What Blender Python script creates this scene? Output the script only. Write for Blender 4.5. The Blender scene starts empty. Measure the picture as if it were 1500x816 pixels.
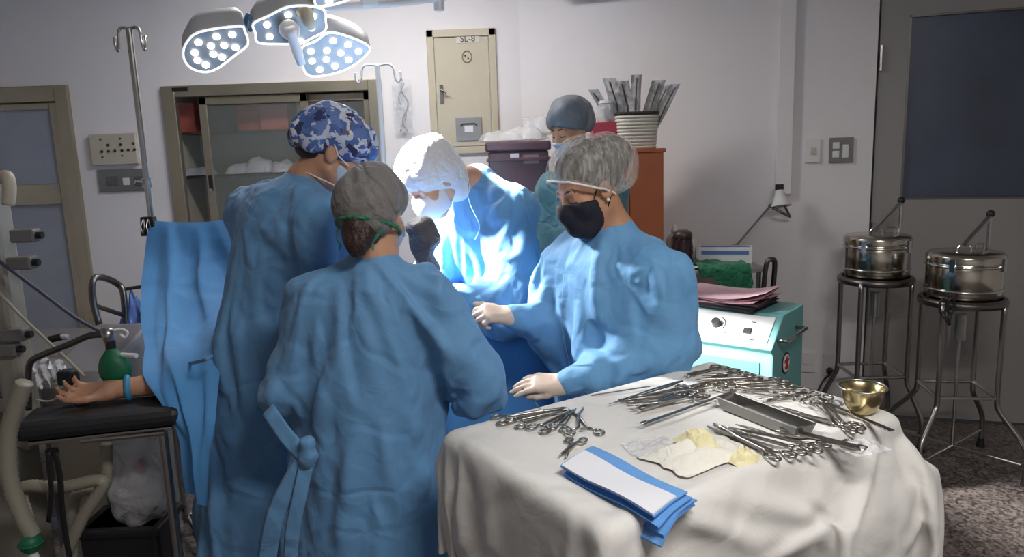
import bpy, bmesh, math, random, time
import numpy as np
from mathutils import Vector, Matrix, noise
R = math.radians
random.seed(7); np.random.seed(7)
sc = bpy.context.scene
COL = sc.collection
V = lambda *a: np.array(a, float)
def nrm(v):
    v = np.asarray(v, float); return v / (np.linalg.norm(v) + 1e-12)

# ------------------------------------------------------------------ camera
F, CX, CY, CAM_H = 1100.0, 750.0, 408.0, 1.70
cam_mat = Matrix.Rotation(R(90 - 10.0), 4, 'X') @ Matrix.Rotation(R(-2.0), 4, 'Z')
cam = bpy.data.objects.new('camera', bpy.data.cameras.new('camera')); COL.objects.link(cam)
cam.matrix_world = Matrix.Translation((0, 0, CAM_H)) @ cam_mat
cam.data.sensor_width = 36; cam.data.lens = F / 1500 * 36; cam.data.clip_start = .05
sc.camera = cam
_M = np.array(cam_mat.to_3x3()); _C = V(0, 0, CAM_H)
def ray(x, y): return _M @ V((x - CX) / F, -(y - CY) / F, -1.0)
def at(x, y, Y): d = ray(x, y); return _C + d * (Y / d[1])            # photo pixel at a known distance
def on_z(x, y, Z): d = ray(x, y); return _C + d * ((Z - CAM_H) / d[2])  # photo pixel on a horizontal surface
def on_plane(x, y, p, n): d = ray(x, y); n = nrm(n); return _C + d * (((np.asarray(p) - _C) @ n) / (d @ n))
BACK_Y = 5.0
WR0 = V(.1, 5.0, 0); WRD = nrm(V(3.1, -.95, 0)); WRN = V(WRD[1], -WRD[0], 0)   # right wall: corner, direction, inward normal
def on_wr(x, y, off=0.0): return on_plane(x, y, WR0 + WRN * off, WRN)

# ------------------------------------------------------------------ world and light
w = bpy.data.worlds.new('world'); sc.world = w; w.use_nodes = True
w.node_tree.nodes['Background'].inputs[0].default_value = (.6, .65, .75, 1)
w.node_tree.nodes['Background'].inputs[1].default_value = .02
sc.view_settings.view_transform = 'Standard'; sc.view_settings.look = 'None'
sc.view_settings.exposure = 0.18; sc.view_settings.gamma = 1.0; sc.view_settings.use_curve_mapping = False
CEIL_Z = 3.0
CEIL_FILLS = [(.9, .45, 50.0), (-.7, 3.9, 28.0)]        # x, y, watts of unseen ceiling fills, added to brighten the room
SURG_W = 1050.0                                          # watts of each surgical lamp head
for x, y, e in CEIL_FILLS:
    ld = bpy.data.lights.new('ceiling_fill', 'AREA'); ld.shape = 'RECTANGLE'; ld.size = 1.2; ld.size_y = .28
    ld.energy = e; ld.color = (1, .96, .93)
    lo = bpy.data.objects.new('ceiling_fill', ld); COL.objects.link(lo); lo.location = (x, y, CEIL_Z - .085)

# ------------------------------------------------------------------ materials
def mat(name, col, rough=.6, metal=0.0, bump=0, bscale=60, var=0, vscale=8, sheen=0, alpha=1, trans=0, emit=None, estr=0, spec=None, coat=0, bdetail=3, dist=.01):
    m = bpy.data.materials.new(name); m.use_nodes = True
    nt = m.node_tree; b = nt.nodes['Principled BSDF']; L = nt.links.new
    b.inputs['Base Color'].default_value = (*col, 1); b.inputs['Roughness'].default_value = rough; b.inputs['Metallic'].default_value = metal
    if sheen: b.inputs['Sheen Weight'].default_value = sheen
    if coat: b.inputs['Coat Weight'].default_value = coat
    if spec is not None: b.inputs['Specular IOR Level'].default_value = spec
    if alpha < 1: b.inputs['Alpha'].default_value = alpha
    if trans: b.inputs['Transmission Weight'].default_value = trans
    if emit: b.inputs['Emission Color'].default_value = (*emit, 1); b.inputs['Emission Strength'].default_value = estr
    tc = nt.nodes.new('ShaderNodeTexCoord')
    if var:
        n = nt.nodes.new('ShaderNodeTexNoise'); n.inputs['Scale'].default_value = vscale; n.inputs['Detail'].default_value = 4
        L(tc.outputs['Object'], n.inputs['Vector'])
        r = nt.nodes.new('ShaderNodeValToRGB'); r.color_ramp.elements[0].position = .3; r.color_ramp.elements[1].position = .7
        r.color_ramp.elements[0].color = (*[c * (1 - var) for c in col], 1); r.color_ramp.elements[1].color = (*[min(1, c * (1 + var)) for c in col], 1)
        L(n.outputs['Fac'], r.inputs['Fac']); L(r.outputs['Color'], b.inputs['Base Color'])
    if bump:
        n = nt.nodes.new('ShaderNodeTexNoise'); n.inputs['Scale'].default_value = bscale; n.inputs['Detail'].default_value = bdetail
        L(tc.outputs['Object'], n.inputs['Vector'])
        bp = nt.nodes.new('ShaderNodeBump'); bp.inputs['Strength'].default_value = bump; bp.inputs['Distance'].default_value = dist
        L(n.outputs['Fac'], bp.inputs['Height']); L(bp.outputs['Normal'], b.inputs['Normal'])
    return m
def cloth_mat(name, col, rough=.7, crease=.35, scale=7.0, fine=.12, var=.08, trans=0.0, coords='Object'):
    """non-woven cloth: broad crumple creases from stretched voronoi edges and noise, fine fibre relief"""
    m = mat(name, col, rough, var=var, vscale=3, sheen=.15)
    nt = m.node_tree; b = nt.nodes['Principled BSDF']; L = nt.links.new
    tc = nt.nodes.new('ShaderNodeTexCoord')
    wn = nt.nodes.new('ShaderNodeTexNoise'); wn.inputs['Scale'].default_value = scale * .6; wn.inputs['Detail'].default_value = 2
    L(tc.outputs[coords], wn.inputs['Vector'])
    mp = nt.nodes.new('ShaderNodeMixRGB'); mp.blend_type = 'ADD'; mp.inputs['Fac'].default_value = .25
    L(tc.outputs[coords], mp.inputs['Color1']); L(wn.outputs['Color'], mp.inputs['Color2'])
    vo = nt.nodes.new('ShaderNodeTexVoronoi'); vo.feature = 'DISTANCE_TO_EDGE'; vo.inputs['Scale'].default_value = scale
    L(mp.outputs['Color'], vo.inputs['Vector'])
    mr = nt.nodes.new('ShaderNodeMapRange'); mr.inputs['From Max'].default_value = .14; mr.interpolation_type = 'SMOOTHSTEP'
    L(vo.outputs['Distance'], mr.inputs['Value'])
    n2 = nt.nodes.new('ShaderNodeTexNoise'); n2.inputs['Scale'].default_value = scale * 2.3; n2.inputs['Detail'].default_value = 4; n2.inputs['Distortion'].default_value = 1.2
    L(tc.outputs[coords], n2.inputs['Vector'])
    ad = nt.nodes.new('ShaderNodeMath'); ad.operation = 'MULTIPLY_ADD'; ad.inputs[1].default_value = 1.2
    L(n2.outputs['Fac'], ad.inputs[0]); L(mr.outputs['Result'], ad.inputs[2])
    n3 = nt.nodes.new('ShaderNodeTexNoise'); n3.inputs['Scale'].default_value = 350; L(tc.outputs[coords], n3.inputs['Vector'])
    b1 = nt.nodes.new('ShaderNodeBump'); b1.inputs['Strength'].default_value = crease; b1.inputs['Distance'].default_value = .02
    b2 = nt.nodes.new('ShaderNodeBump'); b2.inputs['Strength'].default_value = fine; b2.inputs['Distance'].default_value = .001
    L(ad.outputs[0], b1.inputs['Height']); L(n3.outputs['Fac'], b2.inputs['Height']); L(b1.outputs['Normal'], b2.inputs['Normal']); L(b2.outputs['Normal'], b.inputs['Normal'])
    return m
MT = {}
MT['wall'] = mat('wall_paint', (.79, .765, .77), .75, bump=.08, bscale=40, var=.03, vscale=1.5)
MT['ceil'] = mat('ceiling_paint', (.7, .69, .67), .8, var=.02)
MT['gown'] = cloth_mat('gown_blue_nonwoven', (.115, .28, .50), crease=.2, scale=5.5, var=.05)
MT['gown2'] = cloth_mat('gown_blue_pale', (.125, .325, .58), crease=.2, scale=5.5, var=.05)
MT['drape'] = cloth_mat('drape_blue', (.085, .31, .66), crease=.12, scale=3)
MT['sheet'] = cloth_mat('white_sheet', (.69, .675, .64), rough=.65, crease=.22, scale=3.5, var=.05)
MT['steel'] = mat('stainless_steel', (.42, .41, .39), .28, 1.0, bump=.05, bscale=30)
MT['instr'] = mat('instrument_steel', (.34, .32, .29), .3, 1.0, var=.25, vscale=30)
MT['champ'] = mat('champagne_metal', (.45, .41, .31), .35, .85, var=.12, vscale=3)
MT['dark_steel'] = mat('dark_steel', (.16, .15, .14), .35, 1.0)
MT['chrome'] = mat('chrome', (.55, .54, .52), .18, 1.0)
MT['drum'] = mat('drum_steel', (.5, .47, .40), .17, 1.0, bump=.03, bscale=6, dist=.02)
MT['black'] = mat('black_plastic', (.012, .012, .014), .45)
MT['vinyl'] = mat('black_vinyl', (.013, .013, .016), .5, bump=.15, bscale=14)
MT['skin'] = mat('skin', (.50, .27, .17), .5, var=.12, vscale=14, bump=.05, bscale=120)
MT['skin2'] = mat('skin_tan', (.46, .24, .14), .5, var=.1, vscale=14, bump=.05, bscale=120)
for k in ('skin', 'skin2'):
    p = MT[k].node_tree.nodes['Principled BSDF']; p.inputs['Subsurface Weight'].default_value = .12; p.inputs['Subsurface Radius'].default_value = (.02, .008, .004)
MT['glove'] = mat('latex_glove', (.62, .49, .40), .45, var=.08, vscale=20, bump=.2, bscale=45)
MT['hair'] = mat('dark_hair', (.02, .014, .011), .5, bump=.6, bscale=90)
MT['hair_brown'] = mat('brown_hair', (.035, .016, .012), .5, bump=.6, bscale=110)
MT['greycap'] = cloth_mat('grey_cap_cloth', (.17, .16, .155), crease=.5, scale=9)
MT['whitecap'] = cloth_mat('white_cap_cloth', (.75, .75, .75), crease=.3, scale=12)
MT['green'] = cloth_mat('green_cloth', (.01, .16, .075), crease=.4, scale=12)
MT['mask'] = mat('navy_mask', (.008, .009, .02), .8, bump=.2, bscale=200)
MT['bluemask'] = mat('pale_mask', (.4, .55, .7), .8)
MT['undershirt'] = mat('dark_scrub', (.006, .012, .011), .85)
MT['scrub'] = cloth_mat('scrub_teal', (.05, .14, .16))
MT['cream'] = mat('cream_paint', (.52, .46, .34), .5, var=.03)
MT['beige'] = mat('beige_plastic', (.50, .46, .37), .5, var=.04)
MT['white'] = mat('white_plastic', (.72, .72, .72), .4)
MT['greyplate'] = mat('grey_plate', (.19, .185, .18), .45, .3)
MT['teal'] = mat('teal_enamel', (.16, .42, .42), .4, var=.04)
MT['plum'] = mat('plum_plastic', (.075, .03, .04), .45)
MT['orange'] = mat('orange_wood', (.36, .095, .03), .5, var=.12, vscale=6)
MT['red'] = mat('red_plastic', (.35, .02, .05), .4)
MT['redbox'] = mat('red_carton', (.32, .07, .05), .6, var=.3, vscale=9)
MT['wicker'] = mat('white_wicker', (.66, .64, .58), .6)
MT['plastic'] = mat('clear_plastic_film', (.75, .76, .78), .18, alpha=.42, bump=.8, bscale=25, dist=.02)
MT['doorgrey'] = mat('door_grey_paint', (.30, .29, .28), .55, var=.03, vscale=2)
MT['darkglass'] = mat('dark_window_glass', (.05, .065, .105), .32, spec=.6, var=.35, vscale=1.6)
MT['frost'] = mat('frosted_glass', (.30, .32, .37), .4, spec=.5, var=.04)
MT['glass'] = mat('cabinet_glass', (.35, .38, .36), .06, alpha=.16)
MT['pink'] = mat('pink_paper', (.68, .44, .50), .7, var=.05)
MT['paper'] = mat('white_paper', (.75, .76, .80), .7)
MT['bluepaper'] = cloth_mat('blue_paper', (.12, .33, .70), crease=.15, scale=10)
MT['greenrub'] = mat('green_rubber', (.005, .13, .06), .5)
MT['hose'] = mat('beige_hose', (.30, .28, .22), .5)
MT['machine'] = mat('machine_enamel', (.26, .245, .21), .45, var=.05)
MT['gauze'] = cloth_mat('gauze', (.76, .74, .66), crease=.2, scale=20)
MT['gauzey'] = cloth_mat('iodine_gauze', (.76, .70, .42), crease=.2, scale=20)
MT['panelgrey'] = mat('lamp_panel_grey', (.22, .23, .24), .4)
MT['lampbody'] = mat('lamp_housing', (.60, .60, .60), .4)
MT['led'] = mat('led', (1, 1, 1), .4, emit=(1, .98, .95), estr=7)
MT['rim'] = mat('lamp_rim_light', (1, 1, 1), .4, emit=(1, 1, 1), estr=.6)
MT['darkcloth'] = cloth_mat('dark_grey_cloth', (.09, .08, .085), crease=.4, scale=14)
MT['blueband'] = mat('blue_band', (.05, .28, .50), .5)
MT['grey_mattress'] = mat('grey_vinyl', (.19, .18, .185), .5, bump=.1, bscale=6)
MT['ink'] = mat('dark_ink', (.03, .025, .02), .6)
MT['ltblue'] = mat('light_blue_print', (.10, .18, .45), .5)
MT['gold'] = mat('gilt_steel', (.48, .40, .22), .22, 1.0)
MT['greynet'] = mat('grey_bouffant', (.16, .19, .22), .6, alpha=.8, bump=.6, bscale=40)

# terrazzo floor
def terrazzo():
    m = mat('terrazzo', (.15, .12, .11), .35)
    nt = m.node_tree; b = nt.nodes['Principled BSDF']; L = nt.links.new
    tc = nt.nodes.new('ShaderNodeTexCoord'); vo = nt.nodes.new('ShaderNodeTexVoronoi'); vo.inputs['Scale'].default_value = 75
    L(tc.outputs['Object'], vo.inputs['Vector'])
    r = nt.nodes.new('ShaderNodeValToRGB'); e = r.color_ramp.elements
    e[0].position = .2; e[0].color = (.045, .036, .033, 1); e[1].position = .85; e[1].color = (.20, .165, .15, 1)
    L(vo.outputs['Color'], r.inputs['Fac']); L(r.outputs['Color'], b.inputs['Base Color'])
    return m
MT['floor'] = terrazzo()
# patterned surgical cap: white ground with blue and navy motifs
def cap_pattern():
    m = mat('patterned_cap', (.3, .4, .7), .75)
    nt = m.node_tree; b = nt.nodes['Principled BSDF']; L = nt.links.new
    tc = nt.nodes.new('ShaderNodeTexCoord')
    n = nt.nodes.new('ShaderNodeTexNoise'); n.inputs['Scale'].default_value = 26; n.inputs['Detail'].default_value = 2
    L(tc.outputs['Object'], n.inputs['Vector'])
    mx = nt.nodes.new('ShaderNodeMixRGB'); mx.blend_type = 'ADD'; mx.inputs['Fac'].default_value = .09
    L(tc.outputs['Object'], mx.inputs['Color1']); L(n.outputs['Color'], mx.inputs['Color2'])
    vo = nt.nodes.new('ShaderNodeTexVoronoi'); vo.inputs['Scale'].default_value = 46; L(mx.outputs['Color'], vo.inputs['Vector'])
    sp = nt.nodes.new('ShaderNodeSeparateColor'); L(vo.outputs['Color'], sp.inputs[0])
    r = nt.nodes.new('ShaderNodeValToRGB'); r.color_ramp.interpolation = 'CONSTANT'; e = r.color_ramp.elements
    e[0].position = 0; e[0].color = (.07, .14, .38, 1); e[1].position = .36; e[1].color = (.55, .60, .72, 1)
    for p, c in ((.55, (.12, .20, .46, 1)), (.74, (.70, .72, .78, 1)), (.86, (.03, .035, .10, 1)), (.94, (.16, .09, .08, 1))):
        x = e.new(p); x.color = c
    L(sp.outputs[0], r.inputs['Fac']); L(r.outputs['Color'], b.inputs['Base Color'])
    return m
MT['pattern'] = cap_pattern()
# pleated translucent hair net
def net_mat():
    m = mat('white_hair_net', (.72, .70, .66), .6)
    nt = m.node_tree; b = nt.nodes['Principled BSDF']; L = nt.links.new
    tc = nt.nodes.new('ShaderNodeTexCoord'); mp = nt.nodes.new('ShaderNodeMapping'); mp.inputs['Scale'].default_value = (1.2, 1.2, .22)
    L(tc.outputs['Object'], mp.inputs['Vector'])
    n = nt.nodes.new('ShaderNodeTexNoise'); n.inputs['Scale'].default_value = 55; n.inputs['Distortion'].default_value = .8; n.inputs['Detail'].default_value = 3
    L(mp.outputs['Vector'], n.inputs['Vector'])
    mr = nt.nodes.new('ShaderNodeMapRange'); mr.inputs['From Min'].default_value = .35; mr.inputs['From Max'].default_value = .72; mr.inputs['To Min'].default_value = .15; mr.inputs['To Max'].default_value = .48
    L(n.outputs['Fac'], mr.inputs['Value']); L(mr.outputs['Result'], b.inputs['Alpha'])
    bp = nt.nodes.new('ShaderNodeBump'); bp.inputs['Strength'].default_value = .3; bp.inputs['Distance'].default_value = .003
    L(n.outputs['Fac'], bp.inputs['Height']); L(bp.outputs['Normal'], b.inputs['Normal'])
    return m
MT['net'] = net_mat()

# ------------------------------------------------------------------ object helpers
BASE = {}
def tag(o, label=None, cat=None, group=None, kind=None):
    if label: o['label'] = label
    if cat: o['category'] = cat
    if group: o['group'] = group
    if kind: o['kind'] = kind
    return o
def thing(name, label, cat, loc, rz=0.0, group=None):
    o = bpy.data.objects.new(name, None); COL.objects.link(o); o.empty_display_size = .1
    o.location = loc; o.rotation_euler = (0, 0, rz)
    BASE[o.name] = np.array((Matrix.Translation(Vector(loc)) @ Matrix.Rotation(rz, 4, 'Z')).inverted())
    return tag(o, label, cat, group)
def mesh_obj(name, verts, faces, m, parent=None, smooth=False, loc=None, local=False, bevel=0, subsurf=0):
    v = np.asarray(verts, float).reshape(-1, 3)
    if parent is not None and not local:
        B = BASE.get(parent.name)
        if B is not None: v = v @ B[:3, :3].T + B[:3, 3]
    if loc is not None and parent is None: v = v - np.asarray(loc)
    me = bpy.data.meshes.new(name)
    me.from_pydata(v.tolist(), [], [list(map(int, f)) for f in faces]); me.validate()
    if isinstance(m, (list, tuple)):
        for x in m: me.materials.append(MT[x])
    else: me.materials.append(MT[m] if isinstance(m, str) else m)
    if smooth: me.shade_smooth()
    o = bpy.data.objects.new(name, me); COL.objects.link(o)
    if loc is not None and parent is None:
        o.location = loc; BASE[o.name] = np.array(Matrix.Translation(Vector(loc)).inverted())
    elif parent is None: BASE[o.name] = np.eye(4)
    if parent is not None:
        o.parent = parent
        BASE[o.name] = np.eye(4) if local else BASE.get(parent.name, np.eye(4))
    if bevel:
        b = o.modifiers.new('bevel', 'BEVEL'); b.width = bevel; b.segments = 2; b.limit_method = 'ANGLE'
    if subsurf:
        s = o.modifiers.new('sub', 'SUBSURF'); s.levels = subsurf; s.render_levels = subsurf
    return o
def frame(d):
    d = nrm(d); a = V(0, 0, 1) if abs(d[2]) < .9 else V(1, 0, 0)
    x = nrm(np.cross(a, d)); return x, np.cross(d, x), d
class MB:
    def __init__(self): self.v = []; self.f = []
    def add(self, v, f):
        b = len(self.v); self.v += [tuple(p) for p in np.asarray(v, float)]; self.f += [[i + b for i in q] for q in f]; return self
    def box(self, c, s, ax=None):
        ax = np.eye(3) if ax is None else np.asarray(ax)
        c = np.asarray(c, float); h = np.asarray(s, float) / 2
        p = [c + ax.T @ (h * V(i, j, k)) for i in (-1, 1) for j in (-1, 1) for k in (-1, 1)]
        return self.add(p, [(0, 1, 3, 2), (4, 6, 7, 5), (0, 4, 5, 1), (2, 3, 7, 6), (0, 2, 6, 4), (1, 5, 7, 3)])
    def mm(self, lo, hi): lo = np.asarray(lo, float); hi = np.asarray(hi, float); return self.box((lo + hi) / 2, hi - lo)
    def cyl(self, a, b, r, r2=None, n=12, caps=True):
        a = np.asarray(a, float); b = np.asarray(b, float); r2 = r if r2 is None else r2
        x, y, _ = frame(b - a); t = np.arange(n) * 2 * math.pi / n
        c = np.cos(t)[:, None] * x + np.sin(t)[:, None] * y
        f = [(i, (i + 1) % n, n + (i + 1) % n, n + i) for i in range(n)]
        if caps: f += [tuple(range(n))[::-1], tuple(range(n, 2 * n))]
        return self.add(np.concatenate([a + c * r, b + c * r2]), f)
    def tube(self, pts, r, n=8, closed=False, flat=None, smooth=0):
        P = np.asarray(pts, float)
        if smooth: P = catmull(P, smooth, closed)
        m = len(P); rr = np.broadcast_to(np.asarray(r, float), (len(np.asarray(pts)),)) if np.ndim(r) else None
        if rr is not None and smooth: rr = np.interp(np.linspace(0, 1, m), np.linspace(0, 1, len(rr)), rr)
        T = (np.roll(P, -1, 0) - np.roll(P, 1, 0)) if closed else np.gradient(P, axis=0)
        x, y, _ = frame(T[0]); vs = []
        t = np.arange(n) * 2 * math.pi / n
        for i in range(m):
            d = nrm(T[i]); x = nrm(x - d * (x @ d)); y = np.cross(d, x)
            if flat is not None:
                fx = nrm(np.asarray(flat[0]) - d * (np.asarray(flat[0]) @ d)); fy = np.cross(d, fx)
                ring = np.cos(t)[:, None] * fx * flat[1] + np.sin(t)[:, None] * fy
            else: ring = np.cos(t)[:, None] * x + np.sin(t)[:, None] * y
            vs.append(P[i] + ring * (rr[i] if rr is not None else r))
        f = []
        for i in range(m if closed else m - 1):
            j = (i + 1) % m
            f += [(i * n + k, i * n + (k + 1) % n, j * n + (k + 1) % n, j * n + k) for k in range(n)]
        if not closed: f += [tuple(range(n))[::-1], tuple(range((m - 1) * n, m * n))]
        return self.add(np.concatenate(vs), f)
    def lathe(self, c, prof, n=32, axis=(0, 0, 1), cap=False):
        c = np.asarray(c, float); x, y, d = frame(axis); t = np.arange(n) * 2 * math.pi / n
        ring = np.cos(t)[:, None] * x + np.sin(t)[:, None] * y
        vs = np.concatenate([c + ring * r + d * h for r, h in prof]); f = []
        for i in range(len(prof) - 1):
            f += [(i * n + k, i * n + (k + 1) % n, (i + 1) * n + (k + 1) % n, (i + 1) * n + k) for k in range(n)]
        if cap: f += [tuple(range(n))[::-1], tuple(range((len(prof) - 1) * n, len(prof) * n))]
        return self.add(vs, f)
    def prism(self, poly, ext):
        P = np.asarray(poly, float); n = len(P); e = np.asarray(ext, float)
        f = [tuple(range(n))[::-1], tuple(range(n, 2 * n))] + [(i, (i + 1) % n, n + (i + 1) % n, n + i) for i in range(n)]
        return self.add(np.concatenate([P, P + e]), f)
    def ball(self, c, r, ax=None, n=12):
        r = np.broadcast_to(np.asarray(r, float), (3,)); ax = np.eye(3) if ax is None else np.asarray(ax); m = n // 2
        vs = []; f = []
        for i in range(m + 1):
            a = math.pi * i / m
            for k in range(n):
                b = 2 * math.pi * k / n
                vs.append(np.asarray(c) + ax.T @ (r * V(math.sin(a) * math.cos(b), math.sin(a) * math.sin(b), math.cos(a))))
        for i in range(m): f += [(i * n + k, (i + 1) * n + k, (i + 1) * n + (k + 1) % n, i * n + (k + 1) % n) for k in range(n)]
        return self.add(vs, f)
    def grid(self, P):
        P = np.asarray(P, float); a, b = P.shape[:2]
        return self.add(P.reshape(-1, 3), [(i * b + j, (i + 1) * b + j, (i + 1) * b + j + 1, i * b + j + 1) for i in range(a - 1) for j in range(b - 1)])
    def build(self, name, m, parent=None, **k): return mesh_obj(name, self.v, self.f, m, parent, **k)
def catmull(P, k, closed=False):
    P = np.asarray(P, float); n = len(P); out = []
    for i in range(n if closed else n - 1):
        g = lambda j: P[j % n] if closed else P[min(max(j, 0), n - 1)]
        p0, p1, p2, p3 = g(i - 1), g(i), g(i + 1), g(i + 2)
        for s in range(k):
            t = s / k
            out.append(.5 * (2 * p1 + (p2 - p0) * t + (2 * p0 - 5 * p1 + 4 * p2 - p3) * t * t + (3 * p1 - p0 - 3 * p2 + p3) * t ** 3))
    if not closed: out.append(P[-1])
    return np.array(out)
def struct(name, mb, m, parent=None, **k):
    o = mb.build(name, m, parent, **k)
    if parent is None: o['kind'] = 'structure'
    return o
def copy_tree(o, parent=None):
    c = o.copy(); COL.objects.link(c); c.parent = parent
    for ch in list(o.children): copy_tree(ch, c)
    return c
def text_mesh(name, body, size, m, origin, right, up, parent=None, thick=.001):
    cu = bpy.data.curves.new(name, 'FONT'); cu.body = body; cu.size = size; cu.align_x = 'CENTER'; cu.align_y = 'CENTER'; cu.extrude = thick
    t = bpy.data.objects.new(name, cu); COL.objects.link(t)
    dg = bpy.context.evaluated_depsgraph_get(); me = bpy.data.meshes.new_from_object(t.evaluated_get(dg))
    v = np.array([p.co[:] for p in me.vertices]); f = [list(p.vertices) for p in me.polygons]
    bpy.data.objects.remove(t); r = nrm(right); u = nrm(up); n = np.cross(r, u)
    return mesh_obj(name, np.asarray(origin) + v[:, :1] * r + v[:, 1:2] * u + v[:, 2:3] * n, f, m, parent)
class SDF:
    """smooth union of tapered capsules and ellipsoids, meshed by surface nets"""
    def __init__(self): self.p = []
    def cap(self, a, b, ra, rb=None, k=.03, flat=None, sub=False):
        # flat = (direction, factor): factor < 1 makes the limb thinner along that direction
        self.p.append(('c', np.asarray(a, float), np.asarray(b, float), ra, ra if rb is None else rb, k, flat, sub)); return self
    def ell(self, c, r, ax=None, k=.02, sub=False):
        ax = np.eye(3) if ax is None else np.asarray(ax, float)   # rows are axes
        self.p.append(('e', np.asarray(c, float), np.asarray(r, float), ax, None, k, None, sub)); return self
    def chain(self, pts, rs, k=.03, flat=None):
        for i in range(len(pts) - 1): self.cap(pts[i], pts[i + 1], rs[i], rs[i + 1], k, flat)
        return self
    def bounds(self):
        lo, hi = [], []
        for q in self.p:
            if q[7]: continue
            if q[0] == 'c':
                m = max(q[3], q[4]) * 1.1; lo.append(np.minimum(q[1], q[2]) - m); hi.append(np.maximum(q[1], q[2]) + m)
            else:
                e = np.abs(q[3].T * q[2]).sum(1); lo.append(q[1] - e); hi.append(q[1] + e)
        return np.min(lo, 0), np.max(hi, 0)
    def field(self, h, cut=(), off=0.0):
        lo, hi = self.bounds(); lo = lo - 4 * h - abs(off); hi = hi + 4 * h + abs(off)
        n = np.ceil((hi - lo) / h).astype(int) + 1
        g = [lo[i] + h * np.arange(n[i]) for i in range(3)]
        f = np.full(n, 1.0, np.float32)
        for (t, a, b, c, d, k, flat, sub) in self.p:
            if t == 'c':
                m = max(c, d) * 1.15 + k + 4 * h + abs(off); l = np.minimum(a, b) - m; u = np.maximum(a, b) + m
            else:
                e = np.abs(c.T * b).sum(1) + k + 4 * h + abs(off); l = a - e; u = a + e
            i0 = np.clip(np.floor((l - lo) / h).astype(int), 0, n - 1); i1 = np.clip(np.ceil((u - lo) / h).astype(int) + 1, 1, n)
            if np.any(i1 <= i0): continue
            sl = tuple(slice(i0[i], i1[i]) for i in range(3))
            X, Y, Z = np.meshgrid(g[0][sl[0]], g[1][sl[1]], g[2][sl[2]], indexing='ij')
            P = np.stack([X, Y, Z], -1).astype(np.float32)
            if t == 'c':
                ab = (b - a).astype(np.float32); L2 = float(ab @ ab) + 1e-12
                w = P - a.astype(np.float32)
                tt = np.clip((w @ ab) / L2, 0, 1)
                q = w - tt[..., None] * ab
                if flat is not None:
                    fd = nrm(flat[0]).astype(np.float32)
                    qd = q @ fd; q = q + fd * (qd * (1 / flat[1] - 1))[..., None]
                dist = np.linalg.norm(q, axis=-1) - (c + (d - c) * tt)
            else:
                w = (P - a.astype(np.float32)) @ c.T.astype(np.float32)
                s = w / b.astype(np.float32)
                k0 = np.linalg.norm(s, axis=-1); k1 = np.linalg.norm(s / b.astype(np.float32), axis=-1) + 1e-6
                dist = k0 * (k0 - 1) / k1
            F = f[sl]
            if sub:
                dist = -dist; hh = np.clip(k - np.abs(F - dist), 0, None) / max(k, 1e-6)
                f[sl] = np.maximum(F, dist) + hh * hh * k * .25
            else:
                hh = np.clip(k - np.abs(F - dist), 0, None) / max(k, 1e-6)
                f[sl] = np.minimum(F, dist) - hh * hh * k * .25
        f -= off
        for (pt, no) in cut:      # keep the side the normal points away from
            X, Y, Z = np.meshgrid(*g, indexing='ij')
            no = nrm(no); d = (X - pt[0]) * no[0] + (Y - pt[1]) * no[1] + (Z - pt[2]) * no[2]
            f = np.maximum(f, d.astype(np.float32))
        return f, lo, h
    def mesh(self, h, cut=(), off=0.0, fn=None):
        f, lo, h = self.field(h, cut, off)
        if fn is not None:
            n = f.shape; g = [lo[i] + h * np.arange(n[i]) for i in range(3)]
            f = fn(f, *np.meshgrid(*g, indexing='ij')).astype(np.float32)
        return surface_nets(f, lo, h)

def surface_nets(f, lo, h):
    s = f < 0
    n = np.array(f.shape) - 1
    acc = np.zeros((*n, 3), np.float32); cnt = np.zeros(n, np.int32)
    corners = [(i, j, k) for i in (0, 1) for j in (0, 1) for k in (0, 1)]
    sl = lambda c: tuple(slice(c[i], c[i] + n[i]) for i in range(3))
    for a in corners:
        for ax in range(3):
            if a[ax]: continue
            b = list(a); b[ax] = 1
            fa, fb = f[sl(a)], f[sl(b)]
            m = s[sl(a)] != s[sl(b)]
            t = np.where(m, fa / np.where(m, fa - fb, 1), 0)
            p = np.zeros((*n, 3), np.float32)
            for d in range(3): p[..., d] = a[d]
            p[..., ax] += t
            acc += p * m[..., None]; cnt += m
    act = cnt > 0
    idx = np.full(n, -1, np.int64); idx[act] = np.arange(act.sum())
    base = np.stack(np.nonzero(act), -1)
    v = (base + acc[act] / cnt[act][:, None]) * h + lo
    quads = []
    for ax in range(3):
        u, w = [(1, 2), (2, 0), (0, 1)][ax]
        r = [slice(1, n[i]) for i in range(3)]; r[ax] = slice(0, n[ax])
        r2 = list(r); r2[ax] = slice(1, n[ax] + 1)
        A = s[tuple(r)]; B = s[tuple(r2)]
        for flip, m in ((False, A & ~B), (True, ~A & B)):
            c = np.stack(np.nonzero(m), -1)
            c = c + np.array([rr.start for rr in r])
            if not len(c): continue
            du = np.zeros(3, int); du[u] = 1; dw = np.zeros(3, int); dw[w] = 1
            g = lambda q: idx[q[:, 0], q[:, 1], q[:, 2]]
            q = np.stack([g(c - du - dw), g(c - dw), g(c), g(c - du)], -1)
            quads.append(q[:, ::-1] if flip else q)
    q = np.concatenate(quads)
    return v, q[np.all(q >= 0, 1)]

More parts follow.
